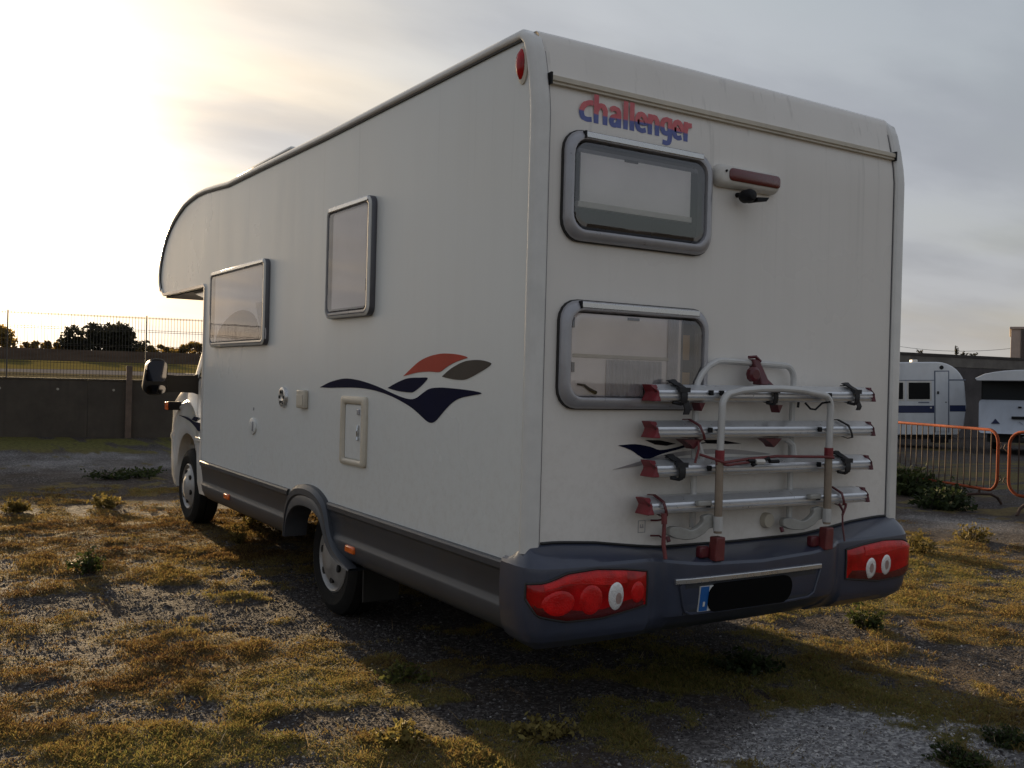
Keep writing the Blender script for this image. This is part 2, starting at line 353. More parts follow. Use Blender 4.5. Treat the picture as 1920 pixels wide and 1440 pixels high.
def cover(x, y):
    """(grass cover 0..1, tone 0 rust .. 1 green)"""
    u = .842*x-.539*y; w = .539*x+.842*y
    ux = u + .35*(V3.fbm(x*1.7, y*1.7, 3)-.5); wx = w + .35*(V4.fbm(x*1.7, y*1.7, 3)-.5)
    s = 1.1*(V2.fbm(u*.55, w*1.5, 4)-.50); t = .46+.7*(V4.fbm(x*.6, y*.6, 3)-.5); tw = 1.0*np.ones_like(s)
    t = t*tw
    for bx, by, rx, ry, k, tn in BLOBS:
        bu = .842*bx-.539*by; bw = .539*bx+.842*by
        g = np.exp(-((ux-bu)/rx)**2*.9-((wx-bw)/ry)**2*.9)
        s = s + .50*k*g
        if k > 0: t = t + tn*g*2; tw = tw + g*2
    t = t/tw
    s = s + 1.9*(V1.fbm(x*5, y*5, 5)-.47)+.5*(V3.fbm(u*9, w*16, 3)-.5)
    far = sstep(np.hypot(x-1, y-1), 12, 22); s = s - .25*far
    # weedy strip under the boundary wall
    dw = (x-.98)*.175+(y-14.51)*.985
    strip = np.exp(-((dw+1.2)/1.3)**2)*(dw < .3)*(1-sstep(x, 8, 14)); s = s + .6*strip; t = t*(1-strip)+1.1*strip
    return sstep(s, -.22, .42), np.clip(t, 0, 1)

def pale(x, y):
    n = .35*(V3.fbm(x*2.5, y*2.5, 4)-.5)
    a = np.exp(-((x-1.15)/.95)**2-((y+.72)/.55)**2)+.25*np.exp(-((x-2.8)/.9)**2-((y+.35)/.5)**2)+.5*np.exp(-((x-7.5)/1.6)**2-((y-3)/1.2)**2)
    a = a+.50*np.exp(-((x-.3)/4.5)**2-((y-10.9)/2.5)**2)  # paler gravel in the wall's shade; open-sky light is also put into its colour
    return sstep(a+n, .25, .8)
def axis_pts(lo, hi, step, out, ratio=1.13):
    core = list(np.arange(lo, hi, step)); a = [core[0]]; d = step
    while a[-1] > -out: d *= ratio; a.append(a[-1]-d)
    b = [core[-1]]; d = step
    while b[-1] < out: d *= ratio; b.append(b[-1]+d)
    return np.array(a[::-1][:-1]+core+b[1:])
def np_mesh(name, v, faces, mats, smooth=True):
    me = bpy.data.meshes.new(name); nf, k = faces.shape
    me.vertices.add(len(v)); me.vertices.foreach_set('co', np.ascontiguousarray(v, np.float32).ravel())
    me.loops.add(nf*k); me.loops.foreach_set('vertex_index', np.ascontiguousarray(faces, np.int32).ravel())
    me.polygons.add(nf); me.polygons.foreach_set('loop_start', np.arange(0, nf*k, k, dtype=np.int32)); me.polygons.foreach_set('loop_total', np.full(nf, k, np.int32))
    if smooth: me.polygons.foreach_set('use_smooth', np.ones(nf, bool))
    for m in mats: me.materials.append(m)
    me.update(calc_edges=True); return me
def vcol(me, name, arr):
    a = me.attributes.new(name, 'FLOAT', 'POINT'); a.data.foreach_set('value', np.ascontiguousarray(arr, np.float32))

def ground_material():
    m, t, b = newmat('gravel lot'); tc = N(t, 'ShaderNodeTexCoord'); o = tc.outputs['Object']
    at = N(t, 'ShaderNodeAttribute'); at.attribute_name = 'cover'; an = N(t, 'ShaderNodeAttribute'); an.attribute_name = 'tone'
    def noise(s, d=6, r=.65):
        n = N(t, 'ShaderNodeTexNoise'); n.inputs['Scale'].default_value = s; n.inputs['Detail'].default_value = d; n.inputs['Roughness'].default_value = r
        t.links.new(o, n.inputs['Vector']); return n.outputs[0]
    v = N(t, 'ShaderNodeTexVoronoi'); v.inputs['Scale'].default_value = 75; t.links.new(o, v.inputs['Vector'])
    v2 = N(t, 'ShaderNodeTexVoronoi'); v2.inputs['Scale'].default_value = 28; t.links.new(o, v2.inputs['Vector'])
    sepc = N(t, 'ShaderNodeSeparateColor'); t.links.new(v.outputs['Color'], sepc.inputs[0])
    grav = RAMP(t, sepc.outputs[0], [(0, (.022,.019,.020)), (.5, (.048,.041,.039)), (.85, (.095,.084,.079)), (1, (.22,.205,.195))])
    grav = MIX(t, SMOOTH(t, noise(1.3), .4, .7), grav, (.062,.046,.034))
    grav = MIX(t, MATH(t, 'MULTIPLY', SMOOTH(t, noise(9), .45, .75), .5), grav, (.035,.028,.024))
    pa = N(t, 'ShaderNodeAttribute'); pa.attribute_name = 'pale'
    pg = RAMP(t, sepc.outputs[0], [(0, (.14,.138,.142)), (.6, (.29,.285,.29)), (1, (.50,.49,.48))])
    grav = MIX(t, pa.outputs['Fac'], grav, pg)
    soil = RAMP(t, noise(14, 8, .75), [(.3, (.042,.030,.020)), (.5, (.115,.080,.040)), (.72, (.20,.145,.062))])
    green = RAMP(t, noise(16, 8, .75), [(.3, (.03,.03,.012)), (.5, (.10,.095,.028)), (.72, (.20,.18,.05))])
    veg = MIX(t, an.outputs['Fac'], soil, green)
    cv = MATH(t, 'ADD', at.outputs['Fac'], MATH(t, 'MULTIPLY', MATH(t, 'SUBTRACT', noise(11, 7, .7), .5), .9), clamp=True)
    c = MIX(t, SMOOTH(t, cv, .25, .75), grav, veg)
    t.links.new(c, b.inputs['Base Color']); b.inputs['Roughness'].default_value = .95; b.inputs['Specular IOR Level'].default_value = .15
    h = MATH(t, 'ADD', MATH(t, 'MULTIPLY', v.outputs['Distance'], -.5), MATH(t, 'MULTIPLY', noise(40, 6, .7), .9))
    h = MATH(t, 'ADD', h, MATH(t, 'MULTIPLY', v2.outputs['Distance'], -.5))
    bp = N(t, 'ShaderNodeBump'); bp.inputs['Strength'].default_value = .9; bp.inputs['Distance'].default_value = .02
    t.links.new(h, bp.inputs['Height']); t.links.new(bp.outputs[0], b.inputs['Normal'])
    return m
MT['ground'] = ground_material()
def build_ground():
    xs = axis_pts(-4.2, 7.5, .036, 1400); ys = axis_pts(-2.6, 9., .036, 1400)
    X, Y = np.meshgrid(xs, ys, indexing='ij')
    Z = terrain(X, Y); near = np.exp(-(np.maximum(np.hypot(X-1, Y-2)-9, 0)/6)**2)
    C, T = cover(X, Y)
    Z = Z + near*(.016*(V2.fbm(X*7, Y*7, 3)-.5)+.0045*(V3(X*21, Y*21)-.5)+.016*C*V4.fbm(X*4, Y*4, 3))
    nx, ny = X.shape; idx = np.arange(nx*ny).reshape(nx, ny)
    q = np.stack([idx[:-1,:-1], idx[1:,:-1], idx[1:,1:], idx[:-1,1:]], -1).reshape(-1, 4)
    me = np_mesh('ground', np.stack([X, Y, Z], -1).reshape(-1, 3), q, [MT['ground']])
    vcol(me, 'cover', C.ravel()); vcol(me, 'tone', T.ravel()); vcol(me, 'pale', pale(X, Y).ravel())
    o = bpy.data.objects.new('ground', me); COL.objects.link(o); o['kind'] = 'structure'
    return xs, ys, Z
GX, GY, GZ = build_ground()
def gz(x, y):
    """bilinear height of the built ground sheet"""
    i = np.clip(np.searchsorted(GX, x)-1, 0, len(GX)-2); j = np.clip(np.searchsorted(GY, y)-1, 0, len(GY)-2)
    fx = (x-GX[i])/(GX[i+1]-GX[i]); fy = (y-GY[j])/(GY[j+1]-GY[j])
    return (GZ[i,j]*(1-fx)+GZ[i+1,j]*fx)*(1-fy)+(GZ[i,j+1]*(1-fx)+GZ[i+1,j+1]*fx)*fy

def leaf_material(name, stops, rough=.7, trans=.25):
    """stops over the per-leaf 'tint' attribute"""
    m, t, b = newmat(name); a = N(t, 'ShaderNodeAttribute'); a.attribute_name = 'tint'
    c = RAMP(t, a.outputs['Fac'], stops)
    t.links.new(c, b.inputs['Base Color']); b.inputs['Roughness'].default_value = rough; b.inputs['Specular IOR Level'].default_value = .2
    tl = N(t, 'ShaderNodeBsdfTranslucent'); t.links.new(c, tl.inputs[0])
    mx = N(t, 'ShaderNodeMixShader'); mx.inputs[0].default_value = trans
    t.links.new(b.outputs[0], mx.inputs[1]); t.links.new(tl.outputs[0], mx.inputs[2]); t.links.new(mx.outputs[0], t.nodes['Material Output'].inputs[0])
    return m
MT['drygrass'] = leaf_material('dry ground cover', [(0, (.085,.048,.026)), (.22, (.19,.120,.045)), (.45, (.27,.205,.070)), (.7, (.215,.205,.062)), (1, (.055,.070,.024))], .8, .5)
MT['stones'] = leaf_material('loose gravel', [(0, (.02,.018,.018)), (.4, (.065,.058,.056)), (.7, (.17,.16,.155)), (1, (.55,.53,.51))], .85, 0.)

def sample_ground(n, rmax=13., power=1.5):
    """points on the lot, denser near where one stands, only in front of the camera (+ a margin)"""
    r = 1.4+(rmax-1.4)*rng.random(n)**power
    a = YAW*-1 + RAD(48)*(rng.random(n)*2-1)
    x = CAMP.x + r*np.sin(a)/1.0; y = CAMP.y + r*np.cos(a)
    # a is measured from +Y towards +X
    return x, y, r
def build_cover():
    x, y, r = sample_ground(2800000, 11.5, 1.15)
    C, T = cover(x, y); k = rng.random(len(x)) < C**1.2*(.25+.75*sstep(V3.fbm(x*11, y*11, 4), .38, .62)); x, y, r, T, C = x[k], y[k], r[k], T[k], C[k]
    n = len(x); z = gz(x, y)
    sc_ = (.6+.8*rng.random(n))*(1+.12*np.maximum(r-2.5, 0))
    cl = sstep(V2.fbm(x*4, y*4, 3), .42, .7)
    h = (.0028+.0085*rng.random(n)**2)*(.6+1.1*cl+.5*T)*(1+.06*np.maximum(r-2.5, 0)); w = .0016*sc_
    az = rng.random(n)*2*np.pi; lean = .4+1.6*rng.random(n)
    dx, dy = np.cos(az), np.sin(az); z = z+.012*cl*rng.random(n)
    px, py = -dy*w, dx*w
    a = np.stack([x, y, z-.003], -1); tip = np.stack([x+dx*h*lean, y+dy*h*lean, z+h], -1); mid = (a+tip)/2+np.stack([0*x, 0*x, h*.18], -1)
    ml = mid+np.stack([-px, -py, 0*px], -1); mr = mid+np.stack([px, py, 0*px], -1)
    v = np.stack([a, mr, tip, ml], 1).reshape(-1, 3); i = np.arange(n)*4
    tri = np.concatenate([np.stack([i, i+1, i+2], -1), np.stack([i, i+2, i+3], -1)])
    me = np_mesh('ground_cover', v, tri, [MT['drygrass']], smooth=False)
    tone = np.clip(-.02+.90*T+.55*(rng.random(n)-.5)+.45*(V1.fbm(x*2.2, y*2.2, 3)-.5), 0, 1)
    vcol(me, 'tint', np.repeat(tone, 4))
    o = bpy.data.objects.new('ground_cover', me); COL.objects.link(o); o['kind'] = 'stuff'; o['label'] = 'low rust and yellow ground plants spread over the gravel lot'; o['category'] = 'ground cover'
    print('cover', n)
def build_gravel():
    x, y, r = sample_ground(680000, 9., 1.15)
    C, T = cover(x, y); k = rng.random(len(x)) < (1-.8*C)*(.25+.75*sstep(V4.fbm(x*5, y*5, 3), .35, .6)); x, y, r = x[k], y[k], r[k]
    n = len(x); s = (.0026+.0080*rng.random(n)**3.+.016*(rng.random(n) < .0022)*rng.random(n))*(1+.07*np.maximum(r-3, 0)); z = gz(x, y)-s*.1
    oc = np.array([(1,0,0),(0,1,0),(-1,0,0),(0,-1,0),(0,0,.8)], float)
    az = rng.random(n)*2*np.pi; c, sn = np.cos(az), np.sin(az)
    jit = 1+.6*(rng.random((n, 5, 1))-.5); p = oc[None]*jit*np.stack([np.ones(n), .6+.4*rng.random(n), .5+.5*rng.random(n)], -1)[:, None, :]
    q = np.stack([p[..., 0]*c[:, None]-p[..., 1]*sn[:, None], p[..., 0]*sn[:, None]+p[..., 1]*c[:, None], p[..., 2]], -1)*s[:, None, None]
    v = (q+np.stack([x, y, z], -1)[:, None, :]).reshape(-1, 3)
    fo = np.array([(0,1,4),(1,2,4),(2,3,4),(3,0,4)])
    tri = (np.arange(n)[:, None, None]*5+fo[None]).reshape(-1, 3)
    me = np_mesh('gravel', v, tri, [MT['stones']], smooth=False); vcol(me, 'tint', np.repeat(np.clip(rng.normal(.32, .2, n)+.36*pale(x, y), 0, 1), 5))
    o = bpy.data.objects.new('gravel', me); COL.objects.link(o); o['kind'] = 'stuff'; o['label'] = 'loose grey gravel stones lying between the plants'; o['category'] = 'gravel'
    print('gravel', n)

def build_straw():
    x, y, r = sample_ground(5200, 9., 1.2); C, T = cover(x, y); k = rng.random(len(x)) < .25+.75*C; x, y, r = x[k], y[k], r[k]
    n = len(x); L = .02+.07*rng.random(n)**1.6; az = rng.normal(.3, 1.1, n); up = np.where(rng.random(n) < .75, .10*rng.random(n), .35+.8*rng.random(n)); w = .0011+.0008*rng.random(n)
    d = np.stack([np.cos(az)*np.cos(up), np.sin(az)*np.cos(up), np.sin(up)], -1); sd_ = np.stack([-np.sin(az), np.cos(az), 0*az], -1)*w[:, None]
    b = np.stack([x, y, gz(x, y)+.006], -1); m_ = b+d*(L*.5)[:, None]+np.stack([0*x, 0*x, L*.05], -1); e = b+d*L[:, None]
    v = np.stack([b-sd_, b+sd_, m_+sd_, m_-sd_, e], 1).reshape(-1, 3); i = np.arange(n)*5
    tri = np.concatenate([np.stack([i, i+1, i+2], -1), np.stack([i, i+2, i+3], -1), np.stack([i+3, i+2, i+4], -1)])
    me = np_mesh('dead_stalks', v, tri, [MT['straw']], smooth=False); vcol(me, 'tint', np.repeat(rng.random(n), 5))
    o = bpy.data.objects.new('dead_stalks', me); COL.objects.link(o); o['kind'] = 'stuff'; o['label'] = 'dead straw coloured stalks lying scattered over the lot'; o['category'] = 'dry stalks'
MT['straw'] = leaf_material('straw', [(0, (.11,.075,.04)), (.5, (.26,.19,.10)), (1, (.46,.38,.24))], .8, .3)

# ------------------------------------------------------------------ land beyond the boundary wall (left)
WO = Vector((.98, 14.51, 0)); WE = Vector((.985, -.175, 0)).normalized(); WN = Vector((-WE.y, WE.x, 0))
WT0, WT1 = -26., 13.
def wp(t, n, z): p = WO+WE*t+WN*n; return (p.x, p.y, z)
def bandmat(name, c1, c2, s=2., bump=.6):
    m, t, b = newmat(name); tc = N(t, 'ShaderNodeTexCoord'); mp = N(t, 'ShaderNodeMapping'); mp.inputs['Scale'].default_value = (.5, 1, 1); t.links.new(tc.outputs['Object'], mp.inputs[0])
    n = N(t, 'ShaderNodeTexNoise'); n.inputs['Scale'].default_value = s; n.inputs['Detail'].default_value = 8; n.inputs['Roughness'].default_value = .7; t.links.new(mp.outputs[0], n.inputs['Vector'])
    t.links.new(RAMP(t, n.outputs[0], [(.3, c1), (.7, c2)]), b.inputs['Base Color']); b.inputs['Roughness'].default_value = .95; b.inputs['Specular IOR Level'].default_value = 0.
    bp = N(t, 'ShaderNodeBump'); bp.inputs['Strength'].default_value = bump*.3; bp.inputs['Distance'].default_value = .04; t.links.new(n.outputs[0], bp.inputs['Height']); t.links.new(bp.outputs[0], b.inputs['Normal'])
    return m
def strip(name, mat, prof, lab=None):
    m = MB(); ts = np.linspace(-80, 12.5, 56)
    loops = []
    for n, z in prof: loops.append([wp(t, n, z+.10*(V1.fbm(np.array(t*.2), np.array(n*.3), 3)-.5)*(n > 1)) for t in ts])
    m.loft(loops, False); return m.build(name, mat, None, smooth=60, recalc=False, kind='structure')
strip('field', bandmat('pale verge', (.07,.058,.035), (.13,.11,.065)), [(.12, 1.10), (2.5, 1.13), (7., 1.20), (11., 1.28)])
strip('track', bandmat('pale track', (.10,.094,.094), (.17,.162,.162), 1.2), [(11., 1.275), (20., 1.35), (33., 1.37)])
strip('grass_verge', bandmat('dry verge grass', (.08,.065,.022), (.17,.14,.05), 1.5), [(33., 1.38), (42., 1.62), (50., 1.92), (54., 1.95)])
strip('bank', bandmat('brown earth bank', (.045,.031,.022), (.092,.064,.045), .8), [(54., 1.95), (54.6, 2.05), (57., 2.76), (59., 2.80), (70., 2.6), (90., 2.1), (200., .5), (700, -3.)])

# ------------------------------------------------------------------ foliage helper
def leaves(P, size, mat, name, parent, tint, flat=.0, **tags):
    n = len(P); s = size*(.6+.8*rng.random(n))
    nr = rng.normal(size=(n, 3)); nr[:, 2] += flat*2; nr /= np.linalg.norm(nr, axis=1)[:, None]
    a = np.cross(nr, rng.normal(size=(n, 3))); a /= np.linalg.norm(a, axis=1)[:, None]; b = np.cross(nr, a)
    a = a*s[:, None]; b = b*s[:, None]*.5
    v = np.stack([P-a, P+b, P+a, P-b], 1).reshape(-1, 3)
    o3 = np.array(ORG.get(parent.name, (0, 0, 0))) if parent else np.zeros(3)
    me = np_mesh(name, v-o3, np.arange(n*4).reshape(n, 4), [mat], smooth=False)
    vcol(me, 'tint', np.repeat(np.clip(tint+.5*(rng.random(n)-.5), 0, 1), 4))
    o = bpy.data.objects.new(name, me); COL.objects.link(o); o.parent = parent
    o['kind'] = 'stuff'
    for k, w in tags.items(): o[k] = w
    return o
MT['bush_dark'] = leaf_material('dark evergreen leaves', [(0, (.020,.022,.012)), (.5, (.040,.038,.020)), (1, (.085,.065,.032))], .7, .2)
MT['bush_gold'] = leaf_material('golden scrub leaves', [(0, (.11,.075,.025)), (.5, (.22,.15,.045)), (1, (.36,.26,.08))], .7, .6)
MT['weed'] = leaf_material('green weed leaves', [(0, (.018,.028,.010)), (.5, (.045,.062,.020)), (1, (.12,.125,.035))], .7, .35)
MT['weed_dry'] = leaf_material('dry weed leaves', [(0, (.06,.045,.015)), (.5, (.15,.115,.035)), (1, (.26,.22,.07))], .7, .4)
MT['bark'] = pm('bark', (.06, .045, .032), .9, 0, .3, 9, bump=.5, bs=40)
def bush(name, base, w, d, h, mat, label, category, n=2600, leaf=.12, lumps=14, tint=.45, group=None, seed=0, stems=4):
    g = np.random.default_rng(seed+11)
    root = thing(name, base, label, category, group)
    b = np.array(base); P = []
    cen = np.stack([(g.random(lumps)*2-1)*w*.40, (g.random(lumps)*2-1)*d*.40, h*(.30+.50*g.random(lumps))], -1)
    env = 1-.45*(cen[:, 0]/(w*.5))**2; cen[:, 2] *= env
    rad = h*(.17+.14*g.random(lumps))
    for c, r in zip(cen, rad):
        k = n//lumps; q = g.normal(size=(k, 3)); q /= np.linalg.norm(q, axis=1)[:, None]
        q = q*(r*(.45+.65*g.random(k)))[:, None]*np.array([1.25, 1.25, 1.0]); P.append(c+q)
    sk = n//3; q = np.stack([(g.random(sk)*2-1)*w*.46, (g.random(sk)*2-1)*d*.46, h*.42*g.random(sk)], -1); P.append(q)
    P = np.concatenate(P); P[:, 2] = np.maximum(P[:, 2], .03); m = MB()
    for i in range(stems):
        c = cen[i % lumps]; p0 = Vector((c[0]*.3, c[1]*.3, -.1)); p2 = Vector(c); p1 = (p0+p2)/2+Vector((g.normal()*.1*h, g.normal()*.1*h, 0))
        m.tube([Vector(base)+p0, Vector(base)+p1, Vector(base)+p2], [h*.03, h*.022, h*.008], 6)
    m.build('trunk', MT['bark'], root, kind='stuff')
    leaves(P+b, leaf, mat, 'crown', root, np.clip(tint+.25*(P[:, 2]/h-.5), 0, 1))
    return root
# ------------------------------------------------------------------ left boundary wall with mesh fence
def concrete_mat():
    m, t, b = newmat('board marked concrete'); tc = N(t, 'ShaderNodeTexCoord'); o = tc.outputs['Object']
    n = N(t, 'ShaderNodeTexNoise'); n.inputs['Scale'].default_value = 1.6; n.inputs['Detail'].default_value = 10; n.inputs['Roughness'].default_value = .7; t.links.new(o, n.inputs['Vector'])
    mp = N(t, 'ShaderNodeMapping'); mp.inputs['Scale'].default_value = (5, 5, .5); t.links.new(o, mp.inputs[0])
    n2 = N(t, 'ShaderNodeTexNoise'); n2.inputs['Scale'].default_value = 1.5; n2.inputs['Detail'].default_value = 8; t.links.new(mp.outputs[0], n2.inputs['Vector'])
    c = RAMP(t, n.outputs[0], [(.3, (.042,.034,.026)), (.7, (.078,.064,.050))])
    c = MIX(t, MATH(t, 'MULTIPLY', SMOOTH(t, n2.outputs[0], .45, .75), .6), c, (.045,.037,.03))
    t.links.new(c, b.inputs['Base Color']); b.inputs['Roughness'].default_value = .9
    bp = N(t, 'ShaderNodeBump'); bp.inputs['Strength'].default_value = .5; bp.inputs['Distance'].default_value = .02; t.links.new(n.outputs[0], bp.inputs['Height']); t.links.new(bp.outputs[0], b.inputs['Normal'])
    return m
MT['concrete'] = concrete_mat()
MT['fence'] = pm('galvanised fence wire', (.07, .066, .06), .7, 0, .1, 5)
MT['fence_post'] = pm('fence post', (.07, .062, .055), .7, 0, .15, 5)
WTOP = 1.262
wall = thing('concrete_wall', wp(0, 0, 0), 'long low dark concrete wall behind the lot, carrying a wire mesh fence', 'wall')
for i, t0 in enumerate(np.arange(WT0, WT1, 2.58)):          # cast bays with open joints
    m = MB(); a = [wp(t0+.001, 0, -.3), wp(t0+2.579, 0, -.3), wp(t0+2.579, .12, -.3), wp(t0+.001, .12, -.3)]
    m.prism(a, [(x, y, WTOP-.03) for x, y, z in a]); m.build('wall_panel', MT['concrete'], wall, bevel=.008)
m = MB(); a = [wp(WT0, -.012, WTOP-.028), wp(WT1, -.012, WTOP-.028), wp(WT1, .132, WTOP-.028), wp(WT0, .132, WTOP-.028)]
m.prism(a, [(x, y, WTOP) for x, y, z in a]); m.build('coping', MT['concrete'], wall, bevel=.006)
# tie-rod holes left by the formwork
m = MB()
for t in np.arange(-8.4, 8, .86):
    c = Vector(wp(t, 0, 1.08)); l = [c+WE*math.cos(2*math.pi*k/8)*.022+Vector((0, 0, 1))*math.sin(2*math.pi*k/8)*.022-WN*.001 for k in range(8)]; m.prism(l, [p-WN*.004 for p in l])
m.build('tie_plug', pm('pale mortar plug', (.34,.31,.26), .9), wall, kind='stuff')
# brick-red pilaster standing proud of the wall
m = MB(); tp = .44
a = [wp(tp-.05, -.10, -.2), wp(tp+.05, -.10, -.2), wp(tp+.05, -.0, -.2), wp(tp-.05, -.0, -.2)]; m.prism(a, [(x, y, 1.50) for x, y, z in a])
m.build('pilaster', pm('weathered pilaster', (.12,.085,.065), .9, 0, .25, 6, bump=.4), wall, bevel=.01)

fence = thing('mesh_fence', wp(0, .06, WTOP), 'tall rigid wire mesh fence standing on top of the low concrete wall', 'fence')
FT = 2.345; PIT_ = 2.13
for i, t0 in enumerate(np.arange(-1.43-PIT_*10, WT1-2.6, PIT_)):
    m = MB(); c = [wp(t0-.011, .045, WTOP-.01), wp(t0+.011, .045, WTOP-.01), wp(t0+.011, .075, WTOP-.01), wp(t0-.011, .075, WTOP-.01)]
    m.prism(c, [(x, y, FT+.02) for x, y, z in c]); m.build('post', MT['fence_post'], fence)
    m = MB(); r = .0032
    for k in range(1, 43):
        t = t0+k*.05; c = [wp(t-r, .04-r, WTOP+.02), wp(t+r, .04-r, WTOP+.02), wp(t, .04+r, WTOP+.02)]; m.prism(c, [(x, y, FT) for x, y, z in c])
    for z in (WTOP+.05, WTOP+.26, WTOP+.29, WTOP+.55, WTOP+.58, WTOP+.82, WTOP+.85, FT-.03, FT-.015):
        c = [wp(t0+.02, .034, z-.0035), wp(t0+.02, .03, z+.0035), wp(t0+.02, .038, z+.0035)]; m.prism(c, [(x+WE.x*2.09, y+WE.y*2.09, zz) for x, y, zz in c])
    m.build('mesh_panel', MT['fence'], fence, smooth=0)

# scrub on the bank beyond (bearing in degrees from +Y, distance, ...)
def at(bear, dist, z): return (CAMP.x+dist*math.sin(RAD(bear)), CAMP.y+dist*math.cos(RAD(bear)), z)
bush('evergreen_bush', at(10.1, 80, 2.72), 6.6, 3.6, 2.25, MT['bush_dark'], 'large dark bush on the skyline of the bank, seen through the fence', 'bush', 5200, .17, 18, .35, seed=3, stems=7)
bush('scrub_bush', at(4.6, 78, 2.72), 3.8, 3., 1.75, MT['bush_gold'], 'golden brown bush at the left edge, beyond the fence', 'bush', 2400, .14, 12, .6, seed=5)
bush('low_bush', at(7.6, 80, 2.7), 4.6, 2., .75, MT['bush_gold'], 'low yellowish scrub between the golden bush and the large dark bush', 'bush', 1500, .12, 10, .5, seed=6)
bush('low_bush', at(12.9, 79, 2.7), 3.4, 2., .72, MT['bush_gold'], 'thin brown scrub just right of the large dark bush', 'bush', 1300, .11, 10, .3, seed=8)
bush('low_bush', at(15.0, 77, 2.7), 4.2, 2., 1.05, MT['bush_gold'], 'brown scrub beside the cab of the motorhome, behind the fence', 'bush', 1800, .11, 12, .35, seed=9)
bush('scrub_bush', at(1.4, 78, 2.7), 5., 3., 1.7, MT['bush_dark'], 'dark scrub on the bank outside the left edge of the view', 'bush', 1600, .15, 12, .4, seed=12)
bush('scrub_bush', at(-3.5, 74, 2.7), 6., 3., 2.1, MT['bush_gold'], 'golden scrub far left on the bank, outside the view', 'bush', 1600, .15, 12, .5, seed=13)
# a small weed growing on the wall beside the pilaster
def weed(name, x, y, w, h, label, mat, n=260, leaf=.02, seed=0, z=None, tint=.5, group=None, up=.6):
    g = np.random.default_rng(seed+70); zb = float(gz(np.array(x), np.array(y))) if z is None else z
    root = thing(name, (x, y, zb), label, 'weed', group); m = MB(); P = []; ns = max(5, n//22)
    for i in range(ns):
        a = g.random()*2*math.pi; rr = (g.random()**.6)*w*.5; hh = h*(.45+.55*g.random())*(1-.5*(rr/(w*.5))**2)
        p0 = np.array([x+math.cos(a)*rr*.35, y+math.sin(a)*rr*.35, zb-.01]); p1 = np.array([x+math.cos(a)*rr, y+math.sin(a)*rr, zb+hh])
        pm_ = p0*.5+p1*.5+np.array([0, 0, hh*.15]); m.tube([p0, pm_, p1], [.004+h*.004, .003+h*.003, .0015], 4)
        k = n//ns; tt = .25+.75*g.random(k); q = p0[None]*(1-tt[:, None])+p1[None]*tt[:, None]; P.append(q+g.normal(size=(k, 3))*np.array([w, w, h])*.055)
    m.build('stem', MT['weed_dry'] if mat is MT['weed_dry'] else MT['bark'], root, kind='stuff')
    P = np.concatenate(P); P[:, 2] = np.maximum(P[:, 2], zb+.005); leaves(P, leaf, mat, 'leaf_cluster', root, tint+.3*(P[:, 2]-zb)/h-.15, flat=.4)
    return root

# ------------------------------------------------------------------ right side: back wall, house, cable
MT['render_dark'] = pm('dark rendered wall', (.085, .075, .075), .9, 0, .35, .9, bump=.5, bs=8, dirt=.6, dirtcol=(.03,.026,.026), ds=1.2)
MT['render_cap'] = pm('wall capping', (.05, .042, .038), .9, 0, .3, 3)
MT['render_pale'] = pm('pale band', (.15, .135, .12), .9, 0, .3, 2)
BW0 = Vector((6., 21.65, 0)); BW1 = Vector((75., 13.7, 0)); be = (BW1-BW0).normalized(); bn = Vector((-be.y, be.x, 0)); BL = (BW1-BW0).length
def bp_(t, n, z): p = BW0+be*t+bn*n; return (p.x, p.y, z)
bwall = thing('rear_wall', bp_(30, 0, -.3), 'high dark rendered wall behind the parked caravans', 'wall')
for i, t0 in enumerate(np.arange(0, BL-4, 4.)):
    m = MB(); a = [bp_(t0+.01, 0, -.8), bp_(t0+3.99, 0, -.8), bp_(t0+3.99, .2, -.8), bp_(t0+.01, .2, -.8)]; m.prism(a, [(x, y, 2.34) for x, y, z in a]); m.build('wall_panel', MT['render_dark'], bwall, bevel=.01)
m = MB(); a = [bp_(0, -.02, 2.34), bp_(BL, -.02, 2.34), bp_(BL, .22, 2.34), bp_(0, .22, 2.34)]; m.prism(a, [(x, y, 2.70) for x, y, z in a]); m.build('pale_band', MT['render_pale'], bwall)
m = MB(); a = [bp_(0, -.05, 2.70), bp_(BL, -.05, 2.70), bp_(BL, .25, 2.70), bp_(0, .25, 2.70)]; m.prism(a, [(x, y, 2.80) for x, y, z in a]); m.build('coping', MT['render_cap'], bwall)
def wall_plant(u_t, w, h, label, seed, n=120):
    p = bp_(u_t, .1, 2.79); weed('wall_weed', p[0], p[1], w, h, label, MT['bush_dark'], n, .03, seed, z=p[2], tint=.2, group='weeds on the high wall')
wall_plant(23.85, .45, .22, 'low weed on top of the high dark wall, nearest the motorhome', 1)
wall_plant(25.68, .24, .42, 'tall pointed weed on top of the high dark wall', 2, 260)
wall_plant(26.12, .3, .20, 'small weed on the high wall, right of the tall pointed one', 3)
wall_plant(26.6, .4, .20, 'wide low weed on the high wall, nearest the house', 4)
MT['house'] = pm('grey house render', (.27, .265, .25), .9, 0, .12, 1.5, bump=.2, bs=12)
MT['house_pil'] = pm('pinkish render', (.36, .30, .27), .9, 0, .12, 2., bump=.2, bs=12)
MT['house_dark'] = pm('dark pipe', (.05, .04, .038), .6)
h0 = Vector((CAMP.x+52*.8605, CAMP.y+52*.5095, 0)); hx = Vector((.51, -.86, 0)); hy = Vector((.86, .51, 0))
house = thing('house', tuple(h0), 'grey rendered building rising behind the high wall at the right edge', 'building')
def hp(a, b, z): p = h0+hx*a+hy*b; return (p.x, p.y, z)
def hbox(a0, a1, b0, b1, z0, z1): 
    l = [hp(a0, b0, z0), hp(a1, b0, z0), hp(a1, b1, z0), hp(a0, b1, z0)]; return MB().prism(l, [(x, y, z1) for x, y, z in l])
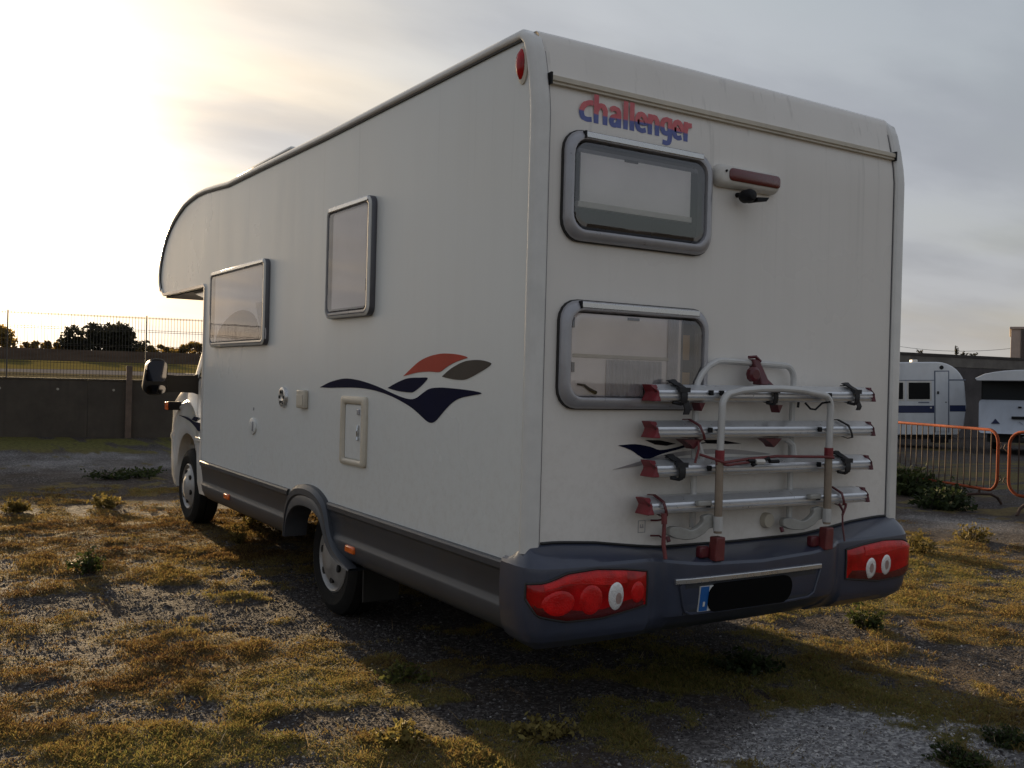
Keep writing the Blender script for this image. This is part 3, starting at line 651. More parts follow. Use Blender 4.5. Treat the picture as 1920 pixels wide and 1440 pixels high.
hbox(0.02, 9, .03, 7, -.5, 4.42).build('wall', MT['house'], house)
hbox(0, .42, 0, .4, -.5, 4.44).build('corner_pilaster', MT['house_pil'], house, bevel=.02)
MB().tube([hp(.52, -.03, -.3), hp(.52, -.03, 4.38)], .07, 8).build('downpipe', MT['house_dark'], house)
hbox(-.06, 9.1, -.06, 7.1, 4.44, 4.56).build('parapet', MT['house_pil'], house, bevel=.02)
hbox(2.2, 3.3, .015, .06, 2.6, 3.7).build('window', MT['black_pl'], house)
# sagging overhead cable from a pole behind the motorhome to the house
pole_p = at(47, 56, -.3); pole = thing('utility_pole', pole_p, 'wooden utility pole hidden behind the motorhome, carrying the overhead cable', 'pole')
MB().tube([(pole_p[0], pole_p[1], -.6), (pole_p[0], pole_p[1], 6.3)], [.14, .10], 10).build('shaft', MT['bark'], pole)
MB().box(pole_p[0]-.5, pole_p[0]+.5, pole_p[1]-.05, pole_p[1]+.05, 6.0, 6.12).build('crossarm', MT['bark'], pole)
c0 = Vector((pole_p[0], pole_p[1], 6.2)); c1 = Vector(hp(.1, .1, 3.55))
pts = [c0.lerp(c1, k/24)-Vector((0, 0, 1.05*4*(k/24)*(1-k/24))) for k in range(25)]
o = MB().tube(pts, .009, 5).build('overhead_cable', MT['black_pl']); o['label'] = 'thin sagging overhead cable running above the high wall to the house'; o['category'] = 'cable'

# ------------------------------------------------------------------ caravans
MT['cv_white'] = pm('caravan white', (.64, .66, .69), .35, .05, .06, 2, dirt=.35, dirtcol=(.30,.29,.28), ds=1.5)
MT['cv_blue'] = pm('caravan blue stripe', (.010, .018, .075), .35, 0, .1, 4)
MT['cv_glass'] = pm('caravan dark window', (.006, .007, .008), .3, 0, .1, 4, spec=.15)
MT['cv_seam'] = pm('caravan seam', (.14, .16, .21), .5)
MT['cv_lower'] = pm('caravan lower panel', (.50, .55, .64), .35, .05, .08, 2, dirt=.3, dirtcol=(.25,.26,.3))
def caravan_side():
    b = 57.4; d = 31.; px = CAMP.x+d*math.sin(RAD(b)); py = CAMP.y+d*math.cos(RAD(b)); zb = tz(px, py)
    root = thing('caravan', (px, py, zb), 'white touring caravan with blue stripe and side door, behind the orange barrier', 'caravan', rot=(0, RAD(-1.6), -RAD(b)+RAD(18)), local=True)
    # local: +X to the right along the side (0 = right end), -Y faces the lot, Z up
    W = 2.1; top = 2.50
    out = [(-5.2, .42), (-5.35, 1.2), (-5.2, 2.2), (-4.8, top), (-1.35, top+.02)]
    for k in range(9): a = RAD(90-90*k/8); out.append((-.80+.78*math.cos(a), top-.72+.74*math.sin(a)))
    out += [(0.02, 1.25), (-.04, .70), (-.22, .42)]
    m = MB(); m.prism([(x, 0, z) for x, z in out], [(x, W, z) for x, z in out]); m.build('body', MT['cv_white'], root, bevel=.03)
    def pane(name, x0, x1, z0, z1, mat, d=.012, par=root, bev=.01): return MB().box(x0, x1, -d, .01, z0, z1).build(name, mat, par, bevel=bev)
    for x0, x1 in ((-1.57, -.98), (-2.3, -1.72), (-3.9, -3.1)):
        w = pane('window', x0, x1, 1.45, 1.93, MT['cv_glass'], .02, bev=.04)
        MB().box(x0-.05, x1+.05, -.008, .006, 1.40, 1.98).build('frame', MT['white_pl'], w, bevel=.03)
    for z, h in ((1.985, .02), ): pane('trim_strip', -5.1, -.87, z, z+h, MT['cv_seam'], .006, bev=0)
    pane('trim_strip', -.45, .0, 1.985, 2.02, MT['cv_seam'], .006, bev=0)
    pane('stripe', -5.15, -.86, 1.06, 1.27, MT['cv_blue'], .004, bev=0); pane('stripe', -.44, -.005, 1.10, 1.28, MT['cv_blue'], .004, bev=0)
    dr = pane('door', -.83, -.48, .52, 2.24, MT['cv_white'], .014, bev=.012)
    for x0, x1, z0, z1 in ((-.865, -.83, .5, 2.27), (-.48, -.455, .5, 2.27), (-.83, -.48, 2.24, 2.27)): MB().box(x0, x1, -.010, .0, z0, z1).build('door_seam', MT['cv_seam'], dr)
    MB().box(-.79, -.74, -.04, -.01, 1.60, 1.68).build('handle', MT['black_pl'], dr, bevel=.008); MB().box(-.56, -.53, -.02, -.01, 1.35, 1.38).build('catch', MT['black_pl'], dr)
    MB().lathe([(0, -.03), (.05, -.03), (.06, -.0)], (-.66, 0, 2.36), 'y', 16).build('lamp', MT['black_pl'], root)
    MB().box(-1.30, -1.00, -.012, 0, 1.345, 1.375).build('badge', MT['cv_seam'], root); MB().box(-.98, -.93, -.012, .0, 1.19, 1.23).build('socket', MT['white_pl'], root)
    MB().box(-1.36, -1.2, .4, .7, top+.01, top+.10).build('roof_vent', MT['white_pl'], root, bevel=.02)
    MB().lathe([(0, -.02), (.2, -.02), (.31, .02), (.33, .06), (.33, .18), (0, .19)], (-2.6, .1, .33), 'y', 24).build('wheel', MT['tyre'], root)
    MB().box(-.95, -.55, -.25, .05, .22, .40).build('step', MT['black_pl'], root, bevel=.01)
    MB().box(-5.0, -.3, .15, 1.95, .30, .43).build('chassis', MT['under'], root)
caravan_side()
def caravan_front():
    b = 57.95; d = 29.; px = CAMP.x+d*math.sin(RAD(b)); py = CAMP.y+d*math.cos(RAD(b)); zb = tz(px, py)
    root = thing('caravan', (px, py, zb), 'white caravan at the right edge seen end-on, with a wide dark front window', 'caravan', rot=(0, RAD(-.6), -RAD(b)-RAD(6)), local=True)
    W = 2.25; L_ = 5.; root.scale = (1, 1, 1.08)
    # body lofted from front to back; front face leans back above the waist
    def sec(y, x0, x1, z0, z1, r=.12): return [(x, y, z) for x, z in rrect((x0+x1)/2, (z0+z1)/2, x1-x0, z1-z0, r, 3)]
    MB().loft([sec(.02, .06, W-.06, .55, 1.28, .05), sec(0., .02, W-.02, .50, 1.32, .08), sec(.5, .0, W, .45, 1.32, .08), sec(L_, 0, W, .45, 1.32, .08)], True, True).build('body', MT['cv_lower'], root)
    MB().loft([sec(.06, .10, W-.10, 1.30, 1.84, .05), sec(.05, .07, W-.07, 1.29, 1.86, .06), sec(L_-.05, .05, W-.05, 1.29, 1.86, .06)], True, True).build('window', MT['cv_glass'], root)
    roof = []
    for k in range(11):
        t = k/10; x = -.08+t*(W+.16); roof.append((x, 1.84+.27*(math.sin(math.pi*min(max(t, .0), 1))**.55)))
    roof += [(W+.06, 1.81), (-.02, 1.80)]
    MB().prism([(x, -.14, z-.02 if i > 10 else 1.84+(z-1.84)*.80) for i, (x, z) in enumerate(roof)], [(x, L_, z) for x, z in roof]).build('roof', MT['cv_white'], root, bevel=.02)
    MB().box(.80, 1.28, -.05, .02, .86, .93).build('grab_handle', MT['black_pl'], root, bevel=.015); MB().box(.95, 1.03, -.012, .02, 1.13, 1.17).build('lock', MT['black_pl'], root)
    MB().prism([(.32, -.006, .74), (.42, -.006, .86), (.53, -.006, .74)], [(.32, .01, .74), (.42, .01, .86), (.53, .01, .74)]).build('emblem', MT['cv_blue'], root)
    MB().tube([(1.18, -.004, .98), (1.24, -.004, 1.12), (1.36, -.004, 1.24), (1.50, -.004, 1.29)], .006, 6).build('swoosh', MT['cv_seam'], root)
    MB().tube([(.98, -.004, .80), (1.06, -.004, .74)], .006, 6).build('swoosh', MT['cv_seam'], root)
    MB().lathe([(0, -.02), (.2, -.02), (.31, .02), (.33, .06), (.33, .18), (0, .19)], (.1, 2.4, .33), 'x', 24).build('wheel', MT['tyre'], root)
    MB().box(.2, W-.2, .3, L_-.2, .28, .52).build('chassis', MT['under'], root)
    MB().tube([(W/2, .2, .42), (W/2, -1.1, .42)], .05, 8).build('drawbar', MT['under'], root)
caravan_front()

# ------------------------------------------------------------------ crowd barriers
MT['barrier'] = pm('rust orange barrier paint', (.25, .055, .020), .8, 0, .3, 5, spec=.15, bump=.15, dirt=.5, dirtcol=(.07,.03,.02), ds=3)
MT['barrier_bar'] = pm('rusty barrier bar', (.05, .026, .018), .8, 0, .3, 8, dirt=.5, dirtcol=(.03,.02,.017), ds=6)
def barrier(p, q, label):
    p = Vector(p); q = Vector(q); e = (q-p); Lb = e.length; e.normalize(); s = Vector((-e.y, e.x, 0)); zb = tz(p.x, p.y)
    root = thing('crowd_barrier', (p.x, p.y, zb), label, 'barrier', 'orange crowd control barriers')
    def P(t, z, n=0): v = p+e*t+s*n; return (v.x, v.y, zb+z)
    r = .16; path = []
    for cx, cz, a0 in ((Lb-r, 0.955-r, 90), (Lb-r, .20+r, 0), (r, .20+r, -90), (r, 0.955-r, -180)):
        for k in range(6): a = RAD(a0-90*k/5); path.append(P(cx+r*math.cos(a), cz+r*math.sin(a)))
    path.append(path[0]); path.append(path[1])
    MB().tube(path, .019, 8, caps=False).build('frame', MT['barrier'], root)
    nb = 19
    for k in range(1, nb):
        t = Lb*k/nb; MB().tube([P(t, .205), P(t, .95)], .0075, 6).build('bar', MT['barrier_bar'], root)
    for t in (.32, Lb-.32):
        MB().tube([P(t, .19, 0), P(t, .12, 0)], .015, 6).build('foot_socket', MT['barrier_bar'], root)
        MB().tube([P(t, .0, -.33), P(t, .08, -.27), P(t, .125, -.17), P(t, .13, 0), P(t, .125, .17), P(t, .08, .27), P(t, .0, .33)], .018, 8).build('foot', MT['barrier_bar'], root)
    for z in (.38, .78): MB().tube([P(.0, z, .0), P(-.05, z+.02, 0), P(-.07, z-.03, 0), P(-.03, z-.06, 0)], .008, 6).build('hook', MT['barrier_bar'], root)
    return root

barrier((9.55, 3.83, 0), (10.35, 6.06, 0), 'orange crowd barrier standing directly beside the rear corner of the motorhome')
barrier((9.27, 3.52, 0), (9.2, 1.22, 0), 'orange crowd barrier cut off by the right edge of the view')
# ------------------------------------------------------------------ weeds one can tell apart
weed('weed', .32, 8.9, 1.1, .13, 'low dark green tuft on the grey gravel left of the front wheel', MT['weed'], 520, .030, 1, tint=.3)
weed('weed', -1.08, 6.75, .30, .14, 'upright pale weed at the left edge of the lot', MT['weed_dry'], 300, .022, 2)
weed('weed', -.95, 3.86, .26, .20, 'small bushy green weed standing alone in the rust coloured patch at left', MT['weed'], 320, .018, 3, tint=.4)
weed('weed', -.32, 6.8, .36, .16, 'loose yellow green weed between the left edge and the front wheel', MT['weed_dry'], 320, .022, 4)
weed('weed', 1.05, 6.72, .30, .12, 'weed growing against the front wheel', MT['weed_dry'], 240, .022, 5)
weed('weed', .62, 5.25, .28, .14, 'weed in the sun just behind the front wheel', MT['weed_dry'], 220, .018, 6)
weed('weed', .28, 4.55, .22, .13, 'yellow weed at the edge of the shadow below the front skirt', MT['weed_dry'], 200, .016, 7)
weed('weed', 9.75, 5.2, .9, .45, 'tall leafy green weed clump next to the motorhome at the foot of the barrier', MT['weed'], 1500, .045, 8, tint=.45)
weed('weed', 8.6, 3.9, .75, .26, 'dark green weed mound in front of the barrier foot', MT['weed'], 1100, .035, 9, tint=.2)
weed('weed', 9.5, 4.5, .7, .28, 'dark weed under the bottom rail of the barrier', MT['weed'], 900, .035, 10, tint=.15)
weed('weed', 2.86, .60, .26, .17, 'bright green weed standing right of the rear bumper', MT['weed'], 300, .018, 11, tint=.7)
weed('weed', 5.5, 2.05, .45, .20, 'brown stalky weed in the dry grass right of the bumper', MT['weed_dry'], 320, .020, 12)
weed('weed', 6.6, 2.3, .5, .20, 'brown stalky weed farther out toward the barrier feet', MT['weed_dry'], 320, .020, 13)
weed('weed', 1.36, -.98, .24, .07, 'dark green tuft at the lower right in the grey gravel', MT['weed'], 800, .010, 14, tint=.35)
weed('weed', 1.75, -.95, .26, .06, 'broad low green tuft in the lower right corner', MT['weed'], 800, .010, 15, tint=.3)
weed('weed', -.05, .95, .28, .09, 'yellow green weed at the tip of the sunny patch left of the bumper', MT['weed'], 420, .014, 16, tint=.9)
weed('weed', -.42, .22, .22, .10, 'bright yellow weed at the bottom edge of the view', MT['weed_dry'], 420, .014, 17, tint=.7)
weed('weed', .1, .0, .32, .10, 'yellow leafy weed at the bottom edge where the shadow begins', MT['weed_dry'], 420, .014, 18, tint=.7)
weed('weed', 1.55, .32, .4, .08, 'dark green weed in the shade behind the number plate', MT['weed'], 700, .016, 19, tint=.2)
build_gravel(); build_cover(); build_straw()
# ------------------------------------------------------------------ motorhome
W = 2.28
RV = thing('motorhome', (1.14, 3.2, 0), 'large white motorhome with an overcab bunk, parked with its rear to the viewer', 'motorhome')
PROF = [(.028, .60), (.028, 2.485), (.036, 2.558), (.052, 2.644), (.074, 2.731), (.092, 2.775), (.125, 2.802), (.30, 2.803), (2.2, 2.80), (3.4, 2.812), (4.1, 2.815), (4.42, 2.838), (4.72, 2.858), (4.95, 2.862), (5.16, 2.850), (5.35, 2.83), (5.52, 2.79), (5.68, 2.745), (5.83, 2.685), (5.94, 2.62), (6.04, 2.54), (6.11, 2.46), (6.155, 2.38), (6.175, 2.30), (6.165, 2.23), (6.12, 2.165), (6.03, 2.118), (5.6, 2.112), (4.70, 2.110), (4.675, 2.09), (4.672, 1.4), (4.672, .70)]
def side_wall(mir):
    m = MB(); m.prism([(0, y, z) for y, z in PROF], [(.03, y, z) for y, z in PROF])
    if mir: m.mirror()
    return m.build('side_wall', MT['side'], RV)
side_wall(0); side_wall(1)
# roof / overcab skin across the width (rear panel handled apart)
i0, i1 = 6, 26
m = MB(); m.loft([[(.02, y, z-.004) for y, z in PROF[i0:i1+1]], [(.5, y, z+.012) for y, z in PROF[i0:i1+1]], [(1.14, y, z+.018) for y, z in PROF[i0:i1+1]], [(1.78, y, z+.012) for y, z in PROF[i0:i1+1]], [(2.26, y, z-.004) for y, z in PROF[i0:i1+1]]], False); m.build('roof', MT['roof'], RV, recalc=False)
MB().box(.02, 2.26, 4.70, 6.03, 2.085, 2.108).build('overcab_floor', MT['interior'], RV)
m = MB(); m.prism([(.06, 5.25, 2.084), (2.22, 5.25, 2.084), (2.22, 4.72, 1.99), (.06, 4.72, 1.99)], [(.06, 5.25, 2.0855), (2.22, 5.25, 2.0855), (2.22, 4.72, 2.0855), (.06, 4.72, 2.0855)]); m.build('overcab_fairing', MT['cab'], RV)
MB().box(.031, 2.249, 4.62, 4.66, .62, 2.10).build('front_bulkhead', MT['side'], RV)
# rear wall with two window openings
WIN = [(.165, .880, 2.035, 2.395), (.170, .885, 1.360, 1.708)]
m = MB(); xs = [.045, .17, .882, 2.235]; zs = [.60, 1.360, 1.708, 2.035, 2.395, 2.485]
for i in range(3):
    for j in range(5):
        if i == 1 and j in (1, 3): continue
        m.add([(xs[i], .012, zs[j]), (xs[i+1], .012, zs[j]), (xs[i+1], .012, zs[j+1]), (xs[i], .012, zs[j+1])], [(0, 1, 2, 3)])
pr = [(.012, 2.485), (.020, 2.56), (.036, 2.647), (.057, 2.738), (.070, 2.785), (.080, 2.815), (.095, 2.829), (.17, 2.833), (.32, 2.834)]
m.loft([[(x, y, z+dz*min(1, max(0, (z-2.6)/.2))) for y, z in pr] for x, dz in zip(xs, (0, .002, .006, 0))], False); rear = m.build('rear_wall', MT['rear'], RV, smooth=60, weld=True)
# drip rail across the rear
g = MB()
sec = [(.050, 2.600), (.010, 2.604), (.012, 2.612), (.004, 2.616), (.004, 2.634), (.016, 2.640), (.045, 2.642)]
g.loft([[(x, y, z) for y, z in sec] for x in (.065, 2.215)], True, True); gut = g.build('drip_rail', MT['cream'], RV, smooth=0)
MB().box(.058, .066, .0, .05, 2.598, 2.645).build('end_cap', MT['black_pl'], gut); MB().box(2.214, 2.222, .0, .05, 2.598, 2.645).build('end_cap', MT['black_pl'], gut)
# edge trims sweeping round the side outline
def sweep_trim(name, path, sec, mat, mir, closed_sec=True):
    P = [Vector((0, y, z)) for y, z in path]; loops = []
    for i, p in enumerate(P):
        t = (P[min(i+1, len(P)-1)]-P[max(i-1, 0)]).normalized(); n = Vector((0, -t.z, t.y))   # outward for this winding
        loops.append([(x, p.y+n.y*q, p.z+n.z*q) for x, q in sec])
    m = MB(); m.loft(loops, closed_sec, True)
    if mir: m.mirror()
    return m.build(name, mat, RV, smooth=35)
rearpath = [(y, z) for y, z in PROF[:26]]
SEC = [(.062, .006), (.060, .024), (.050, .032), (.004, .032), (-.006, .029), (-.013, .023), (-.018, .014), (-.019, .005), (-.016, -.004), (-.010, -.009), (.0, -.010), (.02, -.006)]
SECF = [(.04, .006), (.04, .014), (.0, .018), (-.010, .013), (-.012, -.010), (-.002, -.014), (.02, -.01)]
for mir in (0, 1):
    sweep_trim('edge_trim', [(.028, .74)]+rearpath[1:], SEC, MT['trim'], mir)
    sweep_trim('edge_trim', PROF[25:], SECF, MT['trim'], mir)
    sweep_trim('panel_seam', [(.028, .74)]+rearpath[1:6], [(.0615, .010), (.0665, .010), (.0665, .0190), (.0615, .0190)], MT['frame_dark'], mir)
    sweep_trim('gasket', rearpath[6:], [(.004, -.018), (-.008, -.018), (-.009, -.0095), (.004, -.0095)], MT['gasket'], mir)  # black strip: rubber line round the overcab, painted shadow groove under the roof trim
# roof furniture: long roof bar and a skylight
m = MB(); m.tube([(.14, 2.75, 2.83), (.14, 2.80, 2.862), (.14, 3.85, 2.872), (.14, 3.90, 2.83)], .016, 8); m.mirror(); m.tube([(.14, 2.75, 2.83), (.14, 2.80, 2.862), (.14, 3.85, 2.872), (.14, 3.90, 2.83)], .016, 8); m.build('roof_bar', MT['trim'], RV)
MB().box(-.004, .46, 2.80, 3.92, 2.838, 2.864).build('skylight', MT['trim'], RV, bevel=.02)
# corner marker lamp
def marker_lamp(mir):
    pts = []
    m = MB(); c = (.118, 2.690); L = 13
    loops = []
    for sc_, d in ((1., .0), (1., .010), (.7, .022), (.25, .027)):
        loops.append([(-.003-d, c[0]+.026*sc_*math.sin(2*math.pi*k/L*1.), c[1]+.062*sc_*math.cos(2*math.pi*k/L)) for k in range(L)])
    m.loft(loops, True, True)
    b = MB().loft([[(-.0-d, c[0]-.004+.038*s_*math.sin(2*math.pi*k/16), c[1]-.004+.078*s_*math.cos(2*math.pi*k/16)) for k in range(16)] for s_, d in ((1, 0), (1, .006), (.8, .010))], True, True)
    if mir: m.mirror(); b.mirror()
    bo = b.build('marker_lamp', MT['cream'], RV); m.build('lens', MT['lens'], bo)
marker_lamp(0); marker_lamp(1)

# ---- rear windows
def pane_(loops):
    m = MB(); m.loft(loops, True); n = len(loops[0]); m.f = [f for f in m.f]; o = (len(loops)-1)*n; m.f.append(tuple(range(o, o+n))); m.m.append(0); return m
def rear_window(x0, x1, z0, z1, ox0, ox1, oz0, oz1):
    cx, cz = (ox0+ox1)/2, (oz0+oz1)/2; w, h = ox1-ox0, oz1-oz0; ci, cj = (x0+x1)/2, (z0+z1)/2; wi, hi = x1-x0, z1-z0
    L = [RP(rrect(cx, cz, w, h, .085), -.012), RP(rrect(cx, cz, w, h, .085), .010), RP(rrect(cx, cz, w-.022, h-.022, .078), .024), RP(rrect(ci, cj, wi+.030, hi+.030, .070), .034), RP(rrect(ci, cj, wi+.006, hi+.006, .065), .031), RP(rrect(ci, cj, wi-.004, hi-.004, .062), .012), RP(rrect(ci, cj, wi-.004, hi-.004, .062), -.03)]
    f = MB().loft(L, True).build('window', MT['frame'], RV, smooth=50)
    pane_([RP(rrect(ci, cj, wi-.002, hi-.002, .062), .016), RP(rrect(ci, cj, wi-.02, hi-.02, .055), .024), RP(rrect(ci, cj, wi-.05, hi-.05, .045), .0255)]).build('pane', MT['glass'], f, smooth=0, recalc=False)
    MB().box(ox0+.085, ox1-.075, -.036, -.020, oz1-.032, oz1-.006).build('hinge_rail', MT['silver'], f, bevel=.004)
    MB().box(ox0+.078, ox0+.086, -.038, -.020, oz1-.034, oz1-.004).build('rail_end', MT['black_pl'], f)
    # dark seal between frame and wall
    MB().loft([RP(rrect(cx, cz, w+.008, h+.008, .088), -.011), RP(rrect(cx, cz, w+.008, h+.008, .088), .003), RP(rrect(cx, cz, w-.01, h-.01, .08), .004)], True).build('seal', MT['gasket'], f)
    # recess behind the pane
    b = MB(); d = .34
    X0, X1, Z0, Z1 = x0-.004, x1+.004, z0-.004, z1+.004
    for q in ([(X0, .014, Z0), (X1, .014, Z0), (X1, d, Z0), (X0, d, Z0)], [(X0, .014, Z1), (X1, .014, Z1), (X1, d, Z1), (X0, d, Z1)], [(X0, .014, Z0), (X0, .014, Z1), (X0, d, Z1), (X0, d, Z0)], [(X1, .014, Z0), (X1, .014, Z1), (X1, d, Z1), (X1, d, Z0)], [(X0, d, Z0), (X1, d, Z0), (X1, d, Z1), (X0, d, Z1)]): b.add(q, [(0, 1, 2, 3)])
    b.build('recess', MT['interior'], f)
    return f
f = rear_window(*WIN[0], .128, .928, 1.990, 2.433)
MB().box(.205, .80, -.010, -.004, 2.150, 2.345).build('blind', MT['blind'], f)
MB().box(.195, .81, -.013, .010, 2.125, 2.150).build('blind_bar', MT['white_pl'], f, bevel=.003)
MB().box(.195, .84, -.008, .02, 2.345, 2.362).build('blind_rail', MT['frame_dark'], f)
for z in (2.16, 2.31): MB().box(.182, .200, -.012, .010, z, z+.03).build('catch', MT['black_pl'], f)
MB().box(.43, .50, -.014, .0, 2.338, 2.348).build('latch', MT['black_pl'], f)
f = rear_window(*WIN[1], .128, .928, 1.313, 1.750)
MB().box(.180, .77, -.008, -.002, 1.364, 1.700).build('blind', MT['pinkboard'], f)
MB().box(.190, .70, -.013, -.006, 1.520, 1.535).build('blind_bar', MT['cream'], f, bevel=.003)
m = MB(); n = 90; loop = [(.36+.30*k/n, -.014+.003*math.sin(k*1.05)+.003*math.sin(k*.31)) for k in range(n+1)]
m.loft([[(x, y, z) for x, y in loop] for z in (1.366, 1.515)], False); m.build('net_curtain', MT['curtain'], f, recalc=False)
m = MB(); loop = [(.690+.06*k/24, -.015+.004*math.sin(k*.9)) for k in range(25)]; m.loft([[(x, y, z) for x, y in loop] for z in (1.366, 1.70)], False); m.build('side_curtain', MT['curtain'], f, recalc=False)
MB().box(.770, .780, -.010, .075, 1.362, 1.704).build('upright', MT['frame_dark'], f)
MB().box(.785, .865, .04, .20, 1.530, 1.640).build('cupboard', MT['wood'], f); MB().box(.785, .86, .03, .20, 1.375, 1.475).build('locker', MT['wood'], f)
MB().box(.782, .875, .02, .20, 1.480, 1.528).build('shelf', MT['black_pl'], f)
MB().tube([(.215, -.014, 1.412), (.25, -.014, 1.408), (.275, -.014, 1.392), (.31, -.014, 1.378)], [.004, .005, .007, .008], 6).build('stay_arm', MT['black_pl'], f)
for x, z in ((.183, 1.64), (.186, 1.46)): MB().box(x, .012+x, -.014, .0, z, z+.04).build('catch', MT['frame_dark'], f)
MB().box(.47, .53, -.014, .0, 1.683, 1.694).build('latch', MT['frame_dark'], f)

# ---- side windows
def side_window(y0, y1, z0, z1, r=.05, fw=.035):
    cy, cz = (y0+y1)/2, (z0+z1)/2; w, h = y1-y0, z1-z0
    L = [SP(rrect(cy, cz, w, h, r), .001), SP(rrect(cy, cz, w, h, r), .028), SP(rrect(cy, cz, w-.020, h-.020, r-.008), .040), SP(rrect(cy, cz, w-2*fw+.01, h-2*fw+.01, r-.018), .040), SP(rrect(cy, cz, w-2*fw, h-2*fw, r-.02), .034), SP(rrect(cy, cz, w-2*fw-.004, h-2*fw-.004, r-.022), .006)]
    f = MB().loft(L, True).build('window', MT['frame_dark'], RV, smooth=50)
    pane_([SP(rrect(cy, cz, w-2*fw, h-2*fw, r-.02), .033)[::-1], SP(rrect(cy, cz, w-2*fw-.012, h-2*fw-.012, r-.022), .0385)[::-1]]).build('pane', MT['glass_side'], f, smooth=0, recalc=False)
    MB().loft([SP(rrect(cy, cz, w-.004, h-.004, r), .0285), SP(rrect(cy, cz, w-.004, h-.004, r), .036), SP(rrect(cy, cz, w-.024, h-.024, r-.008), .0425), SP(rrect(cy, cz, w-.03, h-.03, r-.01), .037)], True).build('sunlit_edge', MT['trim'], f)  # pale ring: the sunlit line on the frame edge put into colour
    MB().box(-.044, -.030, y0+.03, y1-.03, z1-.030, z1-.006).build('hinge_rail', MT['silver'], f, bevel=.004)
    return f, cy, cz, w-2*fw-.006, h-2*fw-.006
f, cy, cz, w, h = side_window(1.475, 2.070, 1.738, 2.365)
MB().box(-.014, -.006, cy-w/2, cy+w/2, cz-h/2, cz+h/2).build('blind', MT['blind'], f)
MB().box(-.030, -.022, 1.52, 1.535, 1.87, 1.93).build('catch', MT['black_pl'], f); MB().box(-.024, -.014, cy-w/2, cy+w/2, 1.778, 1.792).build('blind_bar', MT['frame_dark'], f)
f, cy, cz, w, h = side_window(3.125, 4.40, 1.612, 2.185)
MB().box(-.010, -.003, cy-w/2, cy+w/2, cz-h/2, cz+h/2).build('blind', MT['blind'], f)
sh = [(3.27, 1.650)]+[(3.27+1.02*t, 1.650+.215*math.sin(math.pi*(t**.75))**.55) for t in np.linspace(.01, .99, 16)]+[(4.30, 1.650)]
MB().prism(SP(sh, .012), SP(sh, .020)).build('seat_back', MT['seat'], f, smooth=40)
m = MB(); n = 30; loop = [(3.165+.11*k/n, .022+.006*math.sin(k*1.3)) for k in range(n+1)]; m.loft([[(-d, y+.05*math.sin(z*14), z) for y, d in loop] for z in np.linspace(1.65, 1.90, 9)], False); m.build('net_curtain', MT['curtain'], f, recalc=False)

# ---- vinyl graphics
def decal(name, poly, mat, plane='s', off=.0025, x0=0., label=None):
    P = [Vector((a, b, 0)) for a, b in poly]
    s = crom(P+[P[0]], 3)[:-1] if len(P) > 7 else P
    q = [(p.x, p.y) for p in s]
    if plane == 's': a, b = SP(q, off, x0), SP(q, -.0, x0)
    else: a, b = [(x, .012-off, z) for x, z in q], [(x, .0125, z) for x, z in q]
    o = MB().prism(a, b).build(name, mat, RV, smooth=0)
    return o
DEC_MAIN= [(2.203,1.351), (2.061,1.382), (1.917,1.401), (1.806,1.407), (1.671,1.401), (1.542,1.388), (1.393,1.367), (1.250,1.342), (1.126,1.323), (1.039,1.317), (0.977,1.325), (0.916,1.348), (0.847,1.371), (0.750,1.379), (0.638,1.378), (0.512,1.374), (0.426,1.369), (0.380,1.364), (0.392,1.358), (0.476,1.348), (0.563,1.335), (0.625,1.315), (0.679,1.287), (0.734,1.253), (0.780,1.225), (0.824,1.214), (0.869,1.221), (0.931,1.244), (1.016,1.274), (1.125,1.301), (1.249,1.325), (1.391,1.344), (1.514,1.354), (1.669,1.359), (1.872,1.356), (2.059,1.351)]
DEC_LEAF= [(1.294,1.366), (1.208,1.390), (1.109,1.412), (1.034,1.420), (0.941,1.422), (0.870,1.422), (0.899,1.400), (0.948,1.376), (1.009,1.353), (1.052,1.349), (1.161,1.352), (1.251,1.360)]
DEC_RED= [(1.121,1.427), (1.047,1.461), (0.955,1.499), (0.855,1.522), (0.749,1.533), (0.664,1.533), (0.573,1.527), (0.502,1.515), (0.554,1.505), (0.634,1.489), (0.698,1.469), (0.754,1.450), (0.851,1.451), (0.963,1.447), (1.057,1.436)]
DEC_GREY= [(0.729,1.429), (0.678,1.453), (0.615,1.476), (0.536,1.496), (0.467,1.503), (0.391,1.503), (0.325,1.495), (0.304,1.487), (0.332,1.472), (0.396,1.451), (0.463,1.431), (0.523,1.418), (0.603,1.417), (0.677,1.423)]
DEC_RNAVY= [(0.453,1.160), (0.545,1.164), (0.627,1.152), (0.682,1.137), (0.765,1.145), (0.841,1.160), (0.928,1.166), (0.997,1.170), (0.860,1.153), (0.775,1.136), (0.692,1.120), (0.646,1.107), (0.606,1.099), (0.569,1.114), (0.520,1.140)]
DEC_RLEAF= [(0.598,1.181), (0.680,1.179), (0.774,1.163), (0.718,1.155), (0.654,1.161)]
DEC_RTIP= [(0.937,1.178), (1.037,1.177), (1.170,1.159), (1.078,1.158), (0.957,1.162)]
DEC_RGREY= [(0.426,1.059), (0.566,1.089), (0.683,1.113), (0.823,1.130), (0.988,1.138), (1.171,1.129), (1.363,1.108), (1.245,1.106), (1.039,1.115), (0.843,1.112), (0.683,1.094), (0.566,1.072)]
DEC_CAB= [(5.885,1.033), (5.564,1.024), (5.343,0.994), (5.155,0.992), (5.122,0.943), (5.202,0.922), (5.319,0.955), (5.517,0.997)]
DEC_CABLEAF= [(5.431,1.010), (5.348,1.039), (5.213,1.040), (5.281,1.002)]
decal('swoosh_graphic', DEC_MAIN, MT['navy']); decal('leaf_graphic', DEC_LEAF, MT['navy']); decal('leaf_graphic', DEC_RED, MT['red_vinyl']); decal('leaf_graphic', DEC_GREY, MT['grey_vinyl'])
